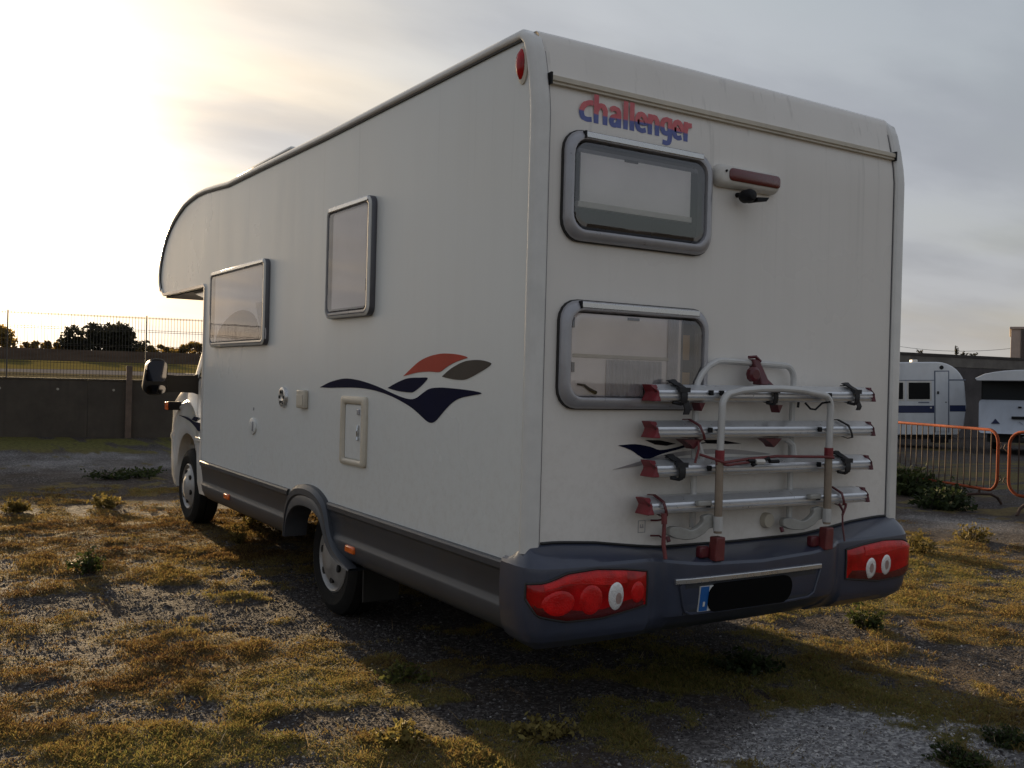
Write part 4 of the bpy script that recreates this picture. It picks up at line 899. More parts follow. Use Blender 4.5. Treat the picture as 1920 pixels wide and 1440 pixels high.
decal('swoosh_graphic', DEC_RGREY, MT['silver_vinyl'], 'r', .0022); decal('swoosh_graphic', DEC_RNAVY, MT['navy'], 'r', .0034); decal('leaf_graphic', DEC_RLEAF, MT['maroon_navy'], 'r', .0030); decal('leaf_graphic', DEC_RTIP, MT['maroon_navy'], 'r', .0034)
# maker's lettering on the rear: red above, blue below
def lettering_mat():
    m, t, b = newmat('red over blue lettering'); tc = N(t, 'ShaderNodeTexCoord'); sp = N(t, 'ShaderNodeSeparateXYZ'); t.links.new(tc.outputs['Object'], sp.inputs[0])
    w = MATH(t, 'MULTIPLY', MATH(t, 'SINE', MATH(t, 'MULTIPLY', sp.outputs[0], 14.)), .004)
    k = SMOOTH(t, MATH(t, 'ADD', sp.outputs[2], w), 2.516, 2.524)
    n = N(t, 'ShaderNodeTexNoise'); n.inputs['Scale'].default_value = 20; t.links.new(tc.outputs['Object'], n.inputs['Vector'])
    red = RAMP(t, n.outputs[0], [(.3, (.56,.10,.125)), (.7, (.64,.16,.17))]); blue = RAMP(t, n.outputs[0], [(.3, (.075,.10,.31)), (.7, (.11,.14,.38))])
    t.links.new(MIX(t, k, blue, red), b.inputs['Base Color']); b.inputs['Roughness'].default_value = .4; return m
GLY = {'c': [[(1.02, .93), (.72, .91), (.36, .76), (.17, .48), (.25, .20), (.56, .11), (.92, .14)]],
 'h': [[(.17, 0), (.17, 1.37)], [(.17, .60), (.34, .83), (.62, .88), (.83, .70), (.83, .40), (.83, 0)]],
 'a': [[(.08, .80), (.40, .90), (.74, .82), (.83, .60), (.83, .30), (.83, 0)], [(.83, .53), (.42, .50), (.17, .31), (.30, .11), (.60, .12), (.83, .26)]],
 'l': [[(.5, 0), (.5, 1.37)]],
 'e': [[(.16, .50), (.50, .50), (.84, .50), (.84, .74), (.52, .91), (.22, .78), (.13, .48), (.25, .19), (.56, .10), (.92, .17)]],
 'n': [[(.17, 0), (.17, 1.0)], [(.17, .60), (.34, .83), (.62, .88), (.83, .70), (.83, .40), (.83, 0)]],
 'g': [[(.83, .86), (.50, .91), (.22, .78), (.15, .54), (.24, .30), (.50, .21), (.83, .32)], [(.83, 1.0), (.83, .50), (.83, -.06), (.62, -.26), (.20, -.24)]],
 'r': [[(.30, 0), (.30, 1.0)], [(.30, .55), (.50, .82), (1.05, .86)]]}
SPANS = [('c', .207, .276), ('h', .281, .351), ('a', .361, .422), ('l', .432, .462), ('l', .466, .496), ('e', .501, .562), ('n', .569, .629), ('g', .638, .702), ('e', .708, .764), ('r', .768, .815)]
m = MB(); lay = 0; HW = .0124
for ch, x0, x1 in SPANS:
    for st in GLY[ch]:
        P = [Vector((x0+(x1-x0)*a, 2.480+.0855*b, 0)) for a, b in st]
        P = crom([(p.x, p.y, 0) for p in P], 5) if len(P) > 2 else P
        L_, R_ = [], []
        for k, p in enumerate(P):
            t = (P[min(k+1, len(P)-1)]-P[max(k-1, 0)]).normalized(); nn = Vector((-t.y, t.x, 0))*HW*(1 if abs(t.y) > .5 else .82); L_.append(p+nn); R_.append(p-nn)
        yf = .0112-.00006*(lay % 12); lay += 1
        A = [(p.x, yf, p.y) for p in L_]; B = [(p.x, yf, p.y) for p in R_]; m.loft([A, B], False)
lo_ = m.build('lettering', lettering_mat(), RV, smooth=0, recalc=False); lo_['label'] = 'the word challenger in letters red above and blue below'
# small sticker above the bumper
m = MB()
for a0, a1, b0, b1 in ((.572, .612, .786, .789), (.572, .612, .836, .839), (.572, .575, .789, .836), (.609, .612, .789, .836), (.582, .602, .806, .812), (.584, .588, .812, .822), (.596, .600, .812, .822)): m.box(a0, a1, .0105, .0125, b0, b1)
m.build('sticker', MT['frame'], RV, smooth=0)

# ---- high brake lamp and camera
m = MB(); m.loft([RP(rrect(1.140, 2.358, .402, .098, .04), -.012), RP(rrect(1.140, 2.358, .402, .098, .04), .012), RP(rrect(1.140, 2.358, .385, .082, .035), .030), RP(rrect(1.140, 2.362, .36, .06, .028), .036)], True, True)
bl = m.build('brake_lamp', MT['white_pl'], RV, smooth=50)
m = MB(); m.loft([RP(rrect(1.165, 2.362, .322, .056, .020), .030), RP(rrect(1.165, 2.362, .322, .056, .020), .040), RP(rrect(1.165, 2.362, .305, .042, .016), .045)], True, True); m.build('lens', MT['lens_dark'], bl, smooth=50)
MB().lathe([(0, -.043), (.005, -.043), (.006, -.034)], (.985, 0, 2.373), 'y', 8).build('screw', MT['black_pl'], bl)
m = MB(); m.tube([(1.10, .012, 2.285), (1.10, -.030, 2.283), (1.10, -.045, 2.278)], [.012, .012, .016], 8); m.lathe([(0, -.095), (.022, -.092), (.030, -.075), (.030, -.035), (.022, -.02), (0, -.018)], (1.10, 0, 2.272), 'y', 14)
m.prism([(1.125, -.095, 2.265), (1.185, -.11, 2.268), (1.165, -.11, 2.248), (1.125, -.09, 2.245)], [(1.125, -.03, 2.268), (1.185, -.04, 2.270), (1.165, -.04, 2.252), (1.125, -.03, 2.245)]); m.build('reversing_camera', MT['black_pl'], RV, bevel=.003)

# ---- side fittings
m = MB(); o1 = rrect(1.695, 1.127, .335, .372, .022, 3); i1_ = rrect(1.697, 1.122, .222, .296, .008, 3)
m.loft([SP(o1, .0), SP(o1, .012), SP(rrect(1.695, 1.127, .318, .355, .018, 3), .018), SP(rrect(1.697, 1.122, .24, .312, .012, 3), .018), SP(i1_, .010), SP(i1_, .001)], True); hf = m.build('service_hatch', MT['cream'], RV, smooth=45)
MB().loft([SP(rrect(1.697, 1.122, .212, .286, .006, 3), .0), SP(rrect(1.697, 1.122, .212, .286, .006, 3), .008)], True, True).build('hatch_door', MT['side'], hf)
MB().box(-.016, -.006, 1.61, 1.64, 1.215, 1.245).build('hatch_latch', MT['frame'], hf, bevel=.003); MB().tube([(-.012, 1.625, 1.16), (-.018, 1.62, 1.13), (-.012, 1.628, 1.10), (-.018, 1.618, 1.08)], .007, 6).build('hatch_lock', MT['silver'], hf)
MB().lathe([(0, .016), (.030, .018), (.045, .022), (.062, .018), (.066, 0)], (0, 2.80, 1.277), 'x', 24, sign=-1).build('exhaust_cowl', MT['silver'], RV)
m = MB()
for k in range(6):
    a = 2*math.pi*k/6; m.lathe([(0, .0225), (.011, .0225), (.012, .015)], (0, 2.80+.038*math.cos(a), 1.277+.038*math.sin(a)), 'x', 8, sign=-1)
m.build('cowl_hole', MT['hole'], RV)
sb = MB().box(-.030, 0, 2.385, 2.515, 1.220, 1.330).build('socket_box', MT['cream'], RV, bevel=.008); MB().box(-.034, -.030, 2.40, 2.50, 1.235, 1.30).build('socket_lid', MT['cream'], sb, bevel=.003)
m = MB(); m.loft([SP([(3.40+.075*math.sin(2*math.pi*k/20), 1.062+.055*math.cos(2*math.pi*k/20)) for k in range(20)], 0), SP([(3.40+.075*math.sin(2*math.pi*k/20), 1.062+.055*math.cos(2*math.pi*k/20)) for k in range(20)], .010), SP([(3.40+.055*math.sin(2*math.pi*k/20), 1.062+.040*math.cos(2*math.pi*k/20)) for k in range(20)], .014)], True, True); wf = m.build('water_filler', MT['side'], RV, smooth=50)
MB().box(-.022, -.013, 3.36, 3.372, 1.03, 1.095).build('filler_lock', MT['frame'], wf, bevel=.003); MB().box(-.003, 0, 3.392, 3.408, 1.17, 1.19).build('filler_label', MT['frame'], wf)

# ---- skirts, arches
def zt_(y): return .008*(y-2.4)
SKP = [(.004, .712), (-.016, .709), (-.022, .700), (-.022, .676), (-.014, .668), (-.010, .660), (-.010, .640), (-.006, .632), (-.004, .560), (-.004, .550), (-.015, .528), (-.017, .518), (-.014, .480), (-.004, .448), (.016, .424), (.045, .408), (.080, .405)]
def skirt(y_lo, y_hi, mir):
    m = MB(); loops = []
    for t in np.linspace(0, 1, 14): loops.append([(x, y_lo(z)+(y_hi(z)-y_lo(z))*t, z+zt_(y_lo(z)+(y_hi(z)-y_lo(z))*t)) for x, z in SKP])
    m.loft(loops, False)
    if mir: m.mirror()
    o = m.build('skirt_panel', MT['skirt'], RV, smooth=30, recalc=False)
    return o
ARCH_O = [(2.665, .425), (2.655, .52), (2.635, .62), (2.585, .70), (2.49, .752), (2.36, .772), (2.22, .768), (2.12, .745), (2.035, .705), (1.985, .645), (1.955, .575), (1.91, .515), (1.84, .465), (1.74, .428), (1.635, .398)]
ARCH_I = [(2.620, .425), (2.610, .49), (2.585, .545), (2.53, .595), (2.45, .630), (2.35, .646), (2.24, .645), (2.15, .632), (2.08, .605), (2.03, .560), (1.99, .508), (1.945, .465), (1.87, .425), (1.76, .400), (1.64, .385)]
for mir in (0, 1):
    a = skirt(lambda z: .145, lambda z: interp(z, [.39, .43, .46, .51, .57, .64, .72], [1.64, 1.73, 1.83, 1.90, 1.95, 1.98, 2.02]), mir)
    b = skirt(lambda z: 2.655, lambda z: interp(z, [.40, .46, .60, .72], [4.47, 4.56, 4.62, 4.645]), mir)
    m = MB(); O = crom([(0, y, z) for y, z in ARCH_O], 3); I = crom([(0, y, z) for y, z in ARCH_I], 3)
    R = [[(xo, o.y+(i.y-o.y)*t, o.z+(i.z-o.z)*t) for o, i in zip(O, I)] for xo, t in ((.01, -.02), (-.026, .0), (-.044, .18), (-.046, .45), (-.036, .52), (-.040, .60), (-.044, .96), (-.036, 1.0), (.10, 1.0))]
    m.loft(R, False)
    if mir: m.mirror()
    m.build('wheel_arch', MT['skirt'], RV, smooth=28)
    for y in (1.67, 3.90):
        z = .500+zt_(y) if y < 3 else .513+zt_(y); m = MB(); m.box(-.030, -.004, y-.055, y+.055, z-.020, z+.020)
        if mir: m.mirror()
        m.build('side_marker', MT['amber'], RV, bevel=.008)

# ---- rear bumper
BP = crom([(-.026, .150), (-.034, .07), (-.034, -.0), (-.020, -.050), (.025, -.085), (.10, -.098), (.30, -.108), (.52, -.112), (.575, -.114), (.650, -.150), (.80, -.162), (1.14, -.168)], 5)
BP = [(p.x, p.y) for p in [Vector((a, b, 0)) for a, b in [(q.x, q.y) for q in BP]]]
BP = BP + [(2*1.14-x, y) for x, y in BP[::-1][1:]]
NB = len(BP); S_ = [0.]
for i in range(1, NB): S_.append(S_[-1]+math.hypot(BP[i][0]-BP[i-1][0], BP[i][1]-BP[i-1][1]))
def crease(x): return interp(abs(x-1.14), [0, .35, .50, .60, .72, 1.0, 1.2], [.660, .672, .690, .700, .700, .702, .705])
def topz(x): return interp(abs(x-1.14), [0, .45, .60, .80, 1.0, 1.2], [.712, .716, .732, .758, .772, .770])
def bnorm(i):
    a, b = BP[max(i-1, 0)], BP[min(i+1, NB-1)]; tx, ty = b[0]-a[0], b[1]-a[1]; l = math.hypot(tx, ty); return (ty/l, -tx/l)
def binset(x, z):
    """how far the face lies inside the plan outline at height z"""
    mid = max(0, 1-max(0, abs(x-1.14)-.50)/.10) if abs(x-1.14) > .5 else 1.
    c = crease(x)
    o = interp(z, [.36, .395, .43, .50, .60, c-.015, c], [.085, .032, .012, .0, -.004, .0, .008])
    ctr = interp(z, [.36, .40, .435, .455, .52, c-.015, c], [.16, .085, .045, .020, .006, .0, .008])
    return o*(1-mid)+ctr*mid
def bpt(s, z, out=0.):
    i = int(np.clip(np.searchsorted(S_, s)-1, 0, NB-2)); t = (s-S_[i])/(S_[i+1]-S_[i]); x = BP[i][0]*(1-t)+BP[i+1][0]*t; y = BP[i][1]*(1-t)+BP[i+1][1]*t
    n0, n1 = bnorm(i), bnorm(i+1); nx, ny = n0[0]*(1-t)+n1[0]*t, n0[1]*(1-t)+n1[1]*t; d = out-binset(x, z); return (x+nx*d, y+ny*d, z)
def s_at_x(x): 
    xs = [b[0] for b in BP]; j = int(np.argmin(xs)); return float(np.interp(x, xs[j:], S_[j:]))
m = MB(); loops = []
for k in range(NB):
    x, y = BP[k]; s = S_[k]; c = crease(x); tz_ = topz(x)
    ix = min(max(x, .012), W-.012); iy = .010 if y < .01 else y
    if y > .0: ix = -.004 if x < 1 else W+.004
    if y > .0: tz_ = interp(y, [.045, .11], [.750, .712])
    row = [(ix, iy, tz_)]
    p = bpt(s, c, .0); q = row[0]
    row.append((q[0]*.62+p[0]*.38, q[1]*.62+p[1]*.38, tz_-.006+(c-tz_)*.22)); row.append((q[0]*.22+p[0]*.78, q[1]*.22+p[1]*.78, tz_+(c-tz_)*.66))
    row.append(p)
    for z in (c-.012, c-.03, .60, .55, .50, .47, .45, .435, .42, .40, .385, .36): row.append(bpt(s, z))
    e = row[-1]; row.append((e[0]*.8+1.14*.2, max(e[1]+.22, .15), .40))
    loops.append(row)
m.loft(loops, False); BUMP = m.build('rear_bumper', MT['bumper'], RV, smooth=20, recalc=True)
# dark strip painted in as the shade of the gap between bumper and body
m = MB(); m.tube([(x, .006, topz(x)+.004) for x in np.linspace(.07, 2.21, 40)], .006, 6); m.build('gap_shade', MT['gasket'], RV)
def lamp(mir):
    s0, s1 = (S_[8] if mir else S_[14]), s_at_x(.520)
    def zl(t): return interp(t, [0, .08, .3, .6, 1], [.575, .512, .482, .480, .512])
    def zh(t): return interp(t, [0, .12, .3, .55, .8, 1], [.634, .640, .672, .680, .668, .652])
    nu, nv = 36, 12; m = MB(); vs = []; fs = []
    for i in range(nu+1):
        for j in range(nv+1):
            u, v = i/nu, j/nv; ed = min(u, 1-u)*6; ed2 = min(v, 1-v)*4; o = .013*(1-(1-min(ed, 1))**2.5)*(1-(1-min(ed2, 1))**2.5)+.002
            vs.append(bpt(s0+(s1-s0)*u, zl(u)+(zh(u)-zl(u))*v, o))
    for i in range(nu):
        for j in range(nv): a = i*(nv+1)+j; fs.append((a, a+nv+1, a+nv+2, a+1))
    m.add(vs, fs); rim = MB(); rp = [(u, 0) for u in np.linspace(0, 1, 30)]+[(1, v) for v in np.linspace(0, 1, 6)[1:]]+[(u, 1) for u in np.linspace(1, 0, 30)[1:]]+[(0, v) for v in np.linspace(1, 0, 6)[1:-1]]
    rim.tube([bpt(s0+(s1-s0)*u, zl(u)+(zh(u)-zl(u))*v, .003) for u, v in rp]+[bpt(s0, zl(0), .003)], .0055, 6)
    if mir: m.mirror(); rim.mirror()
    L = m.build('tail_lamp', MT['lens'], RV, smooth=60); rim.build('lamp_seal', MT['gasket'], L)
    bnd = MB(); bv = [[bpt(s0+(s1-s0)*u, zl(u)+(zh(u)-zl(u))*v, .0158*min(1, min(u, 1-u)*9+.15)*min(1, v*6+.3)) for v in (.02, .10, .20, .24+.05*math.sin(u*9))] for u in np.linspace(.05, .97, 30)]
    bnd.loft(bv, False)
    top = MB(); tv = [[bpt(s0+(s1-s0)*u, zl(u)+(zh(u)-zl(u))*v, .0162*min(1, (1-v)*6+.3)) for v in (.74+.06*math.sin(u*7), .82, .90, .95)] for u in np.linspace(.12, .80, 26)]
    top.loft(tv, False)
    if mir: bnd.mirror(); top.mirror()
    bnd.build('dark_band', MT['lens_dark'], L, smooth=60); top.build('bright_band', MT['lens_round'], L, smooth=60)
    # chambers behind / in the lens, shown as set-in round lenses
    spec = ((.085, .560, .072, .052, 'lens_round'), (.230, .562, .058, .062, 'lens_round'), (.352, .567, .040, .060, 'lens_clear'), (.462, .572, .036, .045, 'lens_round')) if not mir else ((.345, .552, .041, .052, 'lens_clear'), (.225, .558, .041, .052, 'lens_clear'))
    for cx, cz, rx, rz, mt in spec:
        sc0 = s_at_x(cx); d = MB(); loops = []
        for q, o in (((1., .013), (1., .0165), (.86, .0195), (.80, .0165), (.45, .0175), (.10, .0185)) if False else ((1., .012), (.92, .0165), (.7, .0185), (.3, .0200))): loops.append([bpt(sc0+rx*q*math.cos(2*math.pi*k/24), cz+rz*q*math.sin(2*math.pi*k/24), o) for k in range(24)])
        d.loft(loops, True, True)
        b = MB(); b.loft([[bpt(sc0+(.010 if not mir else 0)+.015*math.cos(2*math.pi*k/10), cz+.024*math.sin(2*math.pi*k/10)-(.010 if not mir else 0), o) for k in range(10)] for o in (.017, .0206)], True, True)
        if mir: d.mirror(); b.mirror()
        d.build('reflector', MT[mt], L, smooth=50)
        if mt == 'lens_clear': b.build('bulb', MT['bulb'], L)
lamp(0); lamp(1)
def bq(x0, x1, z0a, z0b, z1a, z1b, o, n=12):
    """slab lying on the bumper face: lower edge z0a..z0b, upper z1a..z1b"""
    fr, bk = [], []
    lo = [(x0+(x1-x0)*k/n, z0a+(z0b-z0a)*k/n) for k in range(n+1)]; hi = [(x0+(x1-x0)*k/n, z1a+(z1b-z1a)*k/n) for k in range(n+1)]
    A = [bpt(s_at_x(x), z, o) for x, z in lo]; B = [bpt(s_at_x(x), z, o) for x, z in hi]; A2 = [bpt(s_at_x(x), z, -.004) for x, z in lo]; B2 = [bpt(s_at_x(x), z, -.004) for x, z in hi]
    m = MB(); m.loft([A2, A, B, B2], False); m.add([A2[0], A[0], B[0], B2[0]], [(0, 1, 2, 3)]); m.add([A2[-1], A[-1], B[-1], B2[-1]], [(0, 1, 2, 3)]); return m
bq(.645, 1.525, .590, .590, .612, .612, .012).build('chrome_strip', MT['silver'], RV, bevel=.003)
bq(.70, 1.50, .455, .455, .588, .588, .002).build('plate_recess', MT['skirt'], RV)
m = MB(); m.tube([bpt(s_at_x(x), z, .004) for x, z in ((.668, .585), (.690, .50), (.705, .470), (.735, .458), (.90, .455), (1.30, .455), (1.46, .460), (1.50, .480), (1.53, .585))], .006, 6); m.build('recess_lip', MT['bumper'], RV)
pl = bq(.775, 1.295, .463, .463, .573, .573, .008).build('number_plate', MT['plate_white'], RV)
bq(.777, .823, .465, .465, .571, .571, .0095, 2).build('country_band', MT['plate_blue'], pl); bq(.795, .804, .485, .485, .505, .505, .0105, 1).build('band_mark', MT['plate_white'], pl)
m = MB(); q = rrect(1.075, .518, .505, .124, .050, 5); m.loft([[bpt(s_at_x(x), z, o) for x, z in q] for o in (.0, .0125)], True, True); cvr = m.build('plate_cover', MT['plate_black'], pl); cvr['label'] = 'matt black cover hiding the plate number'

# ---- wheels
def wheel(xf, y, zc, R, sgn=1, front=False):
    """xf = outer face, sgn +1 left side (outer face towards -x)"""
    t = MB(); t.lathe([(.19, .03), (.215, .010), (.27, .0), (R-.035, .010), (R-.008, .030), (R, .055), (R, .085), (R-.012, .088), (R-.012, .094), (R, .097), (R, .15), (R-.008, .185), (R-.04, .205), (.25, .210), (.19, .19)], (xf, y, zc), 'x', 48, sign=sgn)
    T = t.build('wheel', MT['tyre'], RV, smooth=25)
    h = MB(); h.lathe([(.202, .040), (.200, .014), (.190, .006), (.180, .016), (.172, .030), (.150, .014), (.120, -.004), (.075, -.010), (.068, -.016), (.05, -.020), (0, -.021)], (xf, y, zc), 'x', 40, sign=sgn); h.build('hubcap', MT['hubcap'], T, smooth=40)
    for k in range(6):
        a = 2*math.pi*(k+.3)/6; c = (y+.128*math.cos(a), zc+.128*math.sin(a)); d = MB()
        d.prism([(xf+sgn*(-.0055), c[0]+.017*math.cos(p)*math.cos(a)-.024*math.sin(p)*math.sin(a), c[1]+.017*math.cos(p)*math.sin(a)+.024*math.sin(p)*math.cos(a)) for p in np.linspace(0, 2*math.pi, 13)[:-1]], [(xf+sgn*.02, c[0]+.017*math.cos(p)*math.cos(a)-.024*math.sin(p)*math.sin(a), c[1]+.017*math.cos(p)*math.sin(a)+.024*math.sin(p)*math.cos(a)) for p in np.linspace(0, 2*math.pi, 13)[:-1]]); d.build('slot', MT['hole'], T)
    return T
for xf, y, s in ((.115, 2.262, 1), (W-.115, 2.262, -1), (.150, 5.665, 1), (W-.150, 5.665, -1)):
    R = .338 if y < 3 else .335; g0 = tz(xf+.1*s, y); wheel(xf, y, g0+R-.012, R, s)

# ---- underbody
u = MB(); u.box(.06, 2.22, .14, 4.60, .655, .70); u.build('floor_pan', MT['under'], RV)
u = MB()
for x in (.62, 1.58): u.box(x, x+.08, .2, 6.2, .50, .64)
for y in (.5, 1.6, 3.0, 4.3): u.box(.62, 1.66, y, y+.07, .52, .60)
u.build('chassis_rails', MT['under'], RV)
u = MB(); u.tube([(.25, 2.262, .36), (2.03, 2.262, .36)], .055, 10); u.build('rear_axle', MT['under'], RV)
u = MB(); u.box(1.15, 1.95, 2.95, 3.75, .38, .62); u.build('water_tank', MT['under'], RV, bevel=.04)
u = MB(); u.tube([(.95, 5.2, .40), (.95, 3.9, .37), (.80, 3.2, .36), (.80, 2.7, .36)], .035, 8); u.build('exhaust_pipe', MT['under'], RV)
u = MB(); u.box(.5, 1.8, 5.25, 6.3, .34, .62); u.build('engine_tray', MT['under'], RV, bevel=.05)
u = MB(); u.box(.14, .36, 1.84, 1.852, .16, .52); u.build('mud_flap', MT['under'], RV); MB().box(1.92, 2.14, 1.84, 1.852, .16, .52).build('mud_flap', MT['under'], RV)

# ---- cab
CXY = lambda y: .130 + .05*max(0, (y-5.7)/.7)**2 + .30*max(0, (y-6.3)/.45)**2
def czt(y): return interp(y, [4.68, 5.45, 5.62, 5.9, 6.3, 6.6, 6.72, 6.78], [1.375, 1.375, 1.345, 1.245, 1.13, 1.0, .90, .82])
AC = (5.72, .42); AR = .425
def czb(y): 
    d = abs(y-AC[0]); return AC[1]+.03+math.sqrt(max(AR**2-d*d, 0)) if d < AR else interp(y, [4.68, 5.3, 6.1, 6.8], [.395, .385, .36, .40])
ys = sorted(set([4.69, 4.8, 4.95, 5.1, 5.2, 6.25, 6.35, 6.45, 6.55, 6.65, 6.72, 6.78]+[AC[0]+AR*math.cos(a) for a in np.linspace(0, math.pi, 19)]+[AC[0]-AR-.001, AC[0]+AR+.001]))
def cab_side(mir):
    m = MB(); loops = []
    for y in ys:
        b, t = czb(y), czt(y); x = CXY(y); row = []
        for k, (f, dx) in enumerate(((0, .030), (.10, .010), (.3, .0), (.55, -.002), (.585, -.012), (.62, -.012), (.65, -.0), (.85, .006), (.95, .006), (1., .014))): row.append((x+dx, y, b+(t-b)*f))
        loops.append([(x+.12, y, b)]+row)
    m.loft(loops, False)
    if mir: m.mirror()
    return m.build('cab_side', MT['cab'], RV, smooth=35)
cab_side(0); cab_side(1)
m = MB(); ya = [y for y in ys if y >= 5.4]
m.loft([[(CXY(y)+.045+(W-2*CXY(y)-.09)*t, y, czt(y)+.05*math.sin(math.pi*t)) for t in np.linspace(0, 1, 15)] for y in ya], False); m.build('bonnet', MT['cab'], RV, recalc=False)
m = MB(); m.loft([[(CXY(6.78)+.045+(W-2*CXY(6.78)-.09)*t, 6.78+.10*math.sin(math.pi*t)+dy, z) for t in np.linspace(0, 1, 13)] for z, dy in ((.82, 0), (.70, .03), (.60, .04), (.42, .04), (.36, 0.))], False); m.build('front_bumper', MT['bumper'], RV)
m = MB(); tp = [(.225, 4.97, 2.085), (2.055, 4.97, 2.085)]; bt = [(.185, 5.47, 1.375), (2.095, 5.47, 1.375)]
m.add([bt[0], (1.14, 5.60, 1.40), bt[1], tp[1], (1.14, 5.05, 2.085), tp[0]], [(0, 1, 4, 5), (1, 2, 3, 4)]); m.build('windscreen', MT['glass_cab'], RV, recalc=False)
for mir in (0, 1):
    m = MB(); m.loft([[(.132, 5.30, 1.37), (.120, 5.36, 1.37), (.150, 5.50, 1.37), (.18, 5.42, 1.37)], [(.192, 4.86, 2.09), (.182, 4.92, 2.09), (.21, 5.0, 2.09), (.23, 4.92, 2.09)]], True, True)
    if mir: m.mirror()
    m.build('windscreen_pillar', MT['cab'], RV)
    m = MB(); m.add([(.142, 4.70, 1.375), (.142, 5.30, 1.375), (.198, 4.87, 2.06), (.198, 4.70, 2.06)], [(0, 1, 2, 3)])
    if mir: m.mirror()
    m.build('door_window', MT['glass_cab'], RV, recalc=False)
    m = MB(); m.box(.132, .150, 4.69, 5.36, 1.366, 1.382)
    if mir: m.mirror()
    m.build('window_seal', MT['gasket'], RV)
    # exterior mirror
    m = MB(); hd = rrect(-.222, 1.372, .196, .306, .075, 6); hd = [(x-(.0 if z < 1.35 else -.02*(x < -.25)), z) for x, z in hd]
    cen = lambda q, s: [(-.222+(x+.222)*s, 1.372+(z-1.372)*s) for x, z in q]
    m.loft([[(x, 5.285, z) for x, z in cen(hd, .96)], [(x, 5.30, z) for x, z in hd], [(x, 5.36, z) for x, z in cen(hd, .97)], [(x, 5.41, z) for x, z in cen(hd, .75)], [(x, 5.43, z) for x, z in cen(hd, .3)]], True, True)
    m.loft([[(x, 5.30+.05*k, z) for x, z in rrect(xx, 1.318, .02, hh, .009, 2)][:0] or [(xx, 5.31+dy, 1.318+dz) for dy, dz in ((0, -hh/2), (.05, -hh/2), (.05, hh/2), (0, hh/2))] for k, (xx, hh) in enumerate(((-.14, .15), (-.06, .14), (.10, .15), (.16, .19)))], True, True)
    g1 = MB(); q = [(x, z) for x, z in rrect(-.222, 1.412, .160, .190, .05, 5)]; g1.prism([(x, 5.262-.30*(z-1.412), z) for x, z in q], [(x, 5.31, z) for x, z in q])
    g2 = MB(); q = rrect(-.222, 1.268, .150, .070, .03, 5); g2.prism([(x, 5.266-.40*(z-1.268), z) for x, z in q], [(x, 5.30, z) for x, z in q])
    ind = MB().box(.02, .15, 5.86, 5.93, 1.075, 1.150); il = MB().box(.005, .022, 5.862, 5.928, 1.078, 1.147)
    rub = MB(); rub.box(.112, .128, 4.70, 5.30, .835, .872)
    if mir:
        for k in (m, g1, g2, ind, il, rub): k.mirror()
    mo = m.build('wing_mirror', MT['black_pl'], RV, smooth=45); g1.build('mirror_glass', MT['mirror'], mo); g2.build('wide_angle_glass', MT['mirror'], mo)
    io = ind.build('wing_indicator', MT['black_pl'], RV, bevel=.01); il.build('lens', MT['amber'], io, bevel=.004)
    rub.build('rub_strip', MT['cab'], RV, bevel=.006)
MB().box(.20, 2.08, 4.75, 5.5, 1.30, 1.36).build('dashboard', MT['interior'], RV)
for x in (.50, 1.40): MB().box(x, x+.48, 4.72, 4.88, .9, 1.85).build('cab_seat', MT['interior'], RV, bevel=.05)
MB().box(.20, 2.08, 4.69, 5.4, .55, .60).build('cab_floor', MT['under'], RV)
decal('swoosh_graphic', DEC_CAB, MT['navy'], 's', .003, .118); decal('leaf_graphic', DEC_CABLEAF, MT['navy'], 's', .003, .118)
# ------------------------------------------------------------------ bicycle rack on the rear wall
RK = thing('bicycle_rack', (1.22, -.08, .70), 'folded bicycle rack with four aluminium rails hanging on the rear wall of the motorhome', 'bike rack')
YB, YR, YF = -.030, -.085, -.150
def arc(cx, cz, r, a0, a1, y, n=7): return [(cx+r*math.cos(RAD(a0+(a1-a0)*k/n)), y, cz+r*math.sin(RAD(a0+(a1-a0)*k/n))) for k in range(n+1)]
# wall frame
m = MB(); m.tube([(.845, YB, .80), (.845, YB, 1.395)]+[(.852, YB, 1.43), (.875, YB, 1.468), (.915, YB, 1.505), (.965, YB, 1.528), (1.0, YB, 1.532)]+[(1.38, YB, 1.522)]+arc(1.40, 1.462, .060, 90, 0, YB)+[(1.46, YB, 1.42), (1.455, YB, 1.27), (1.455, YB, .80)], .0145, 10)
m.build('wall_frame', MT['rack_white'], RK)
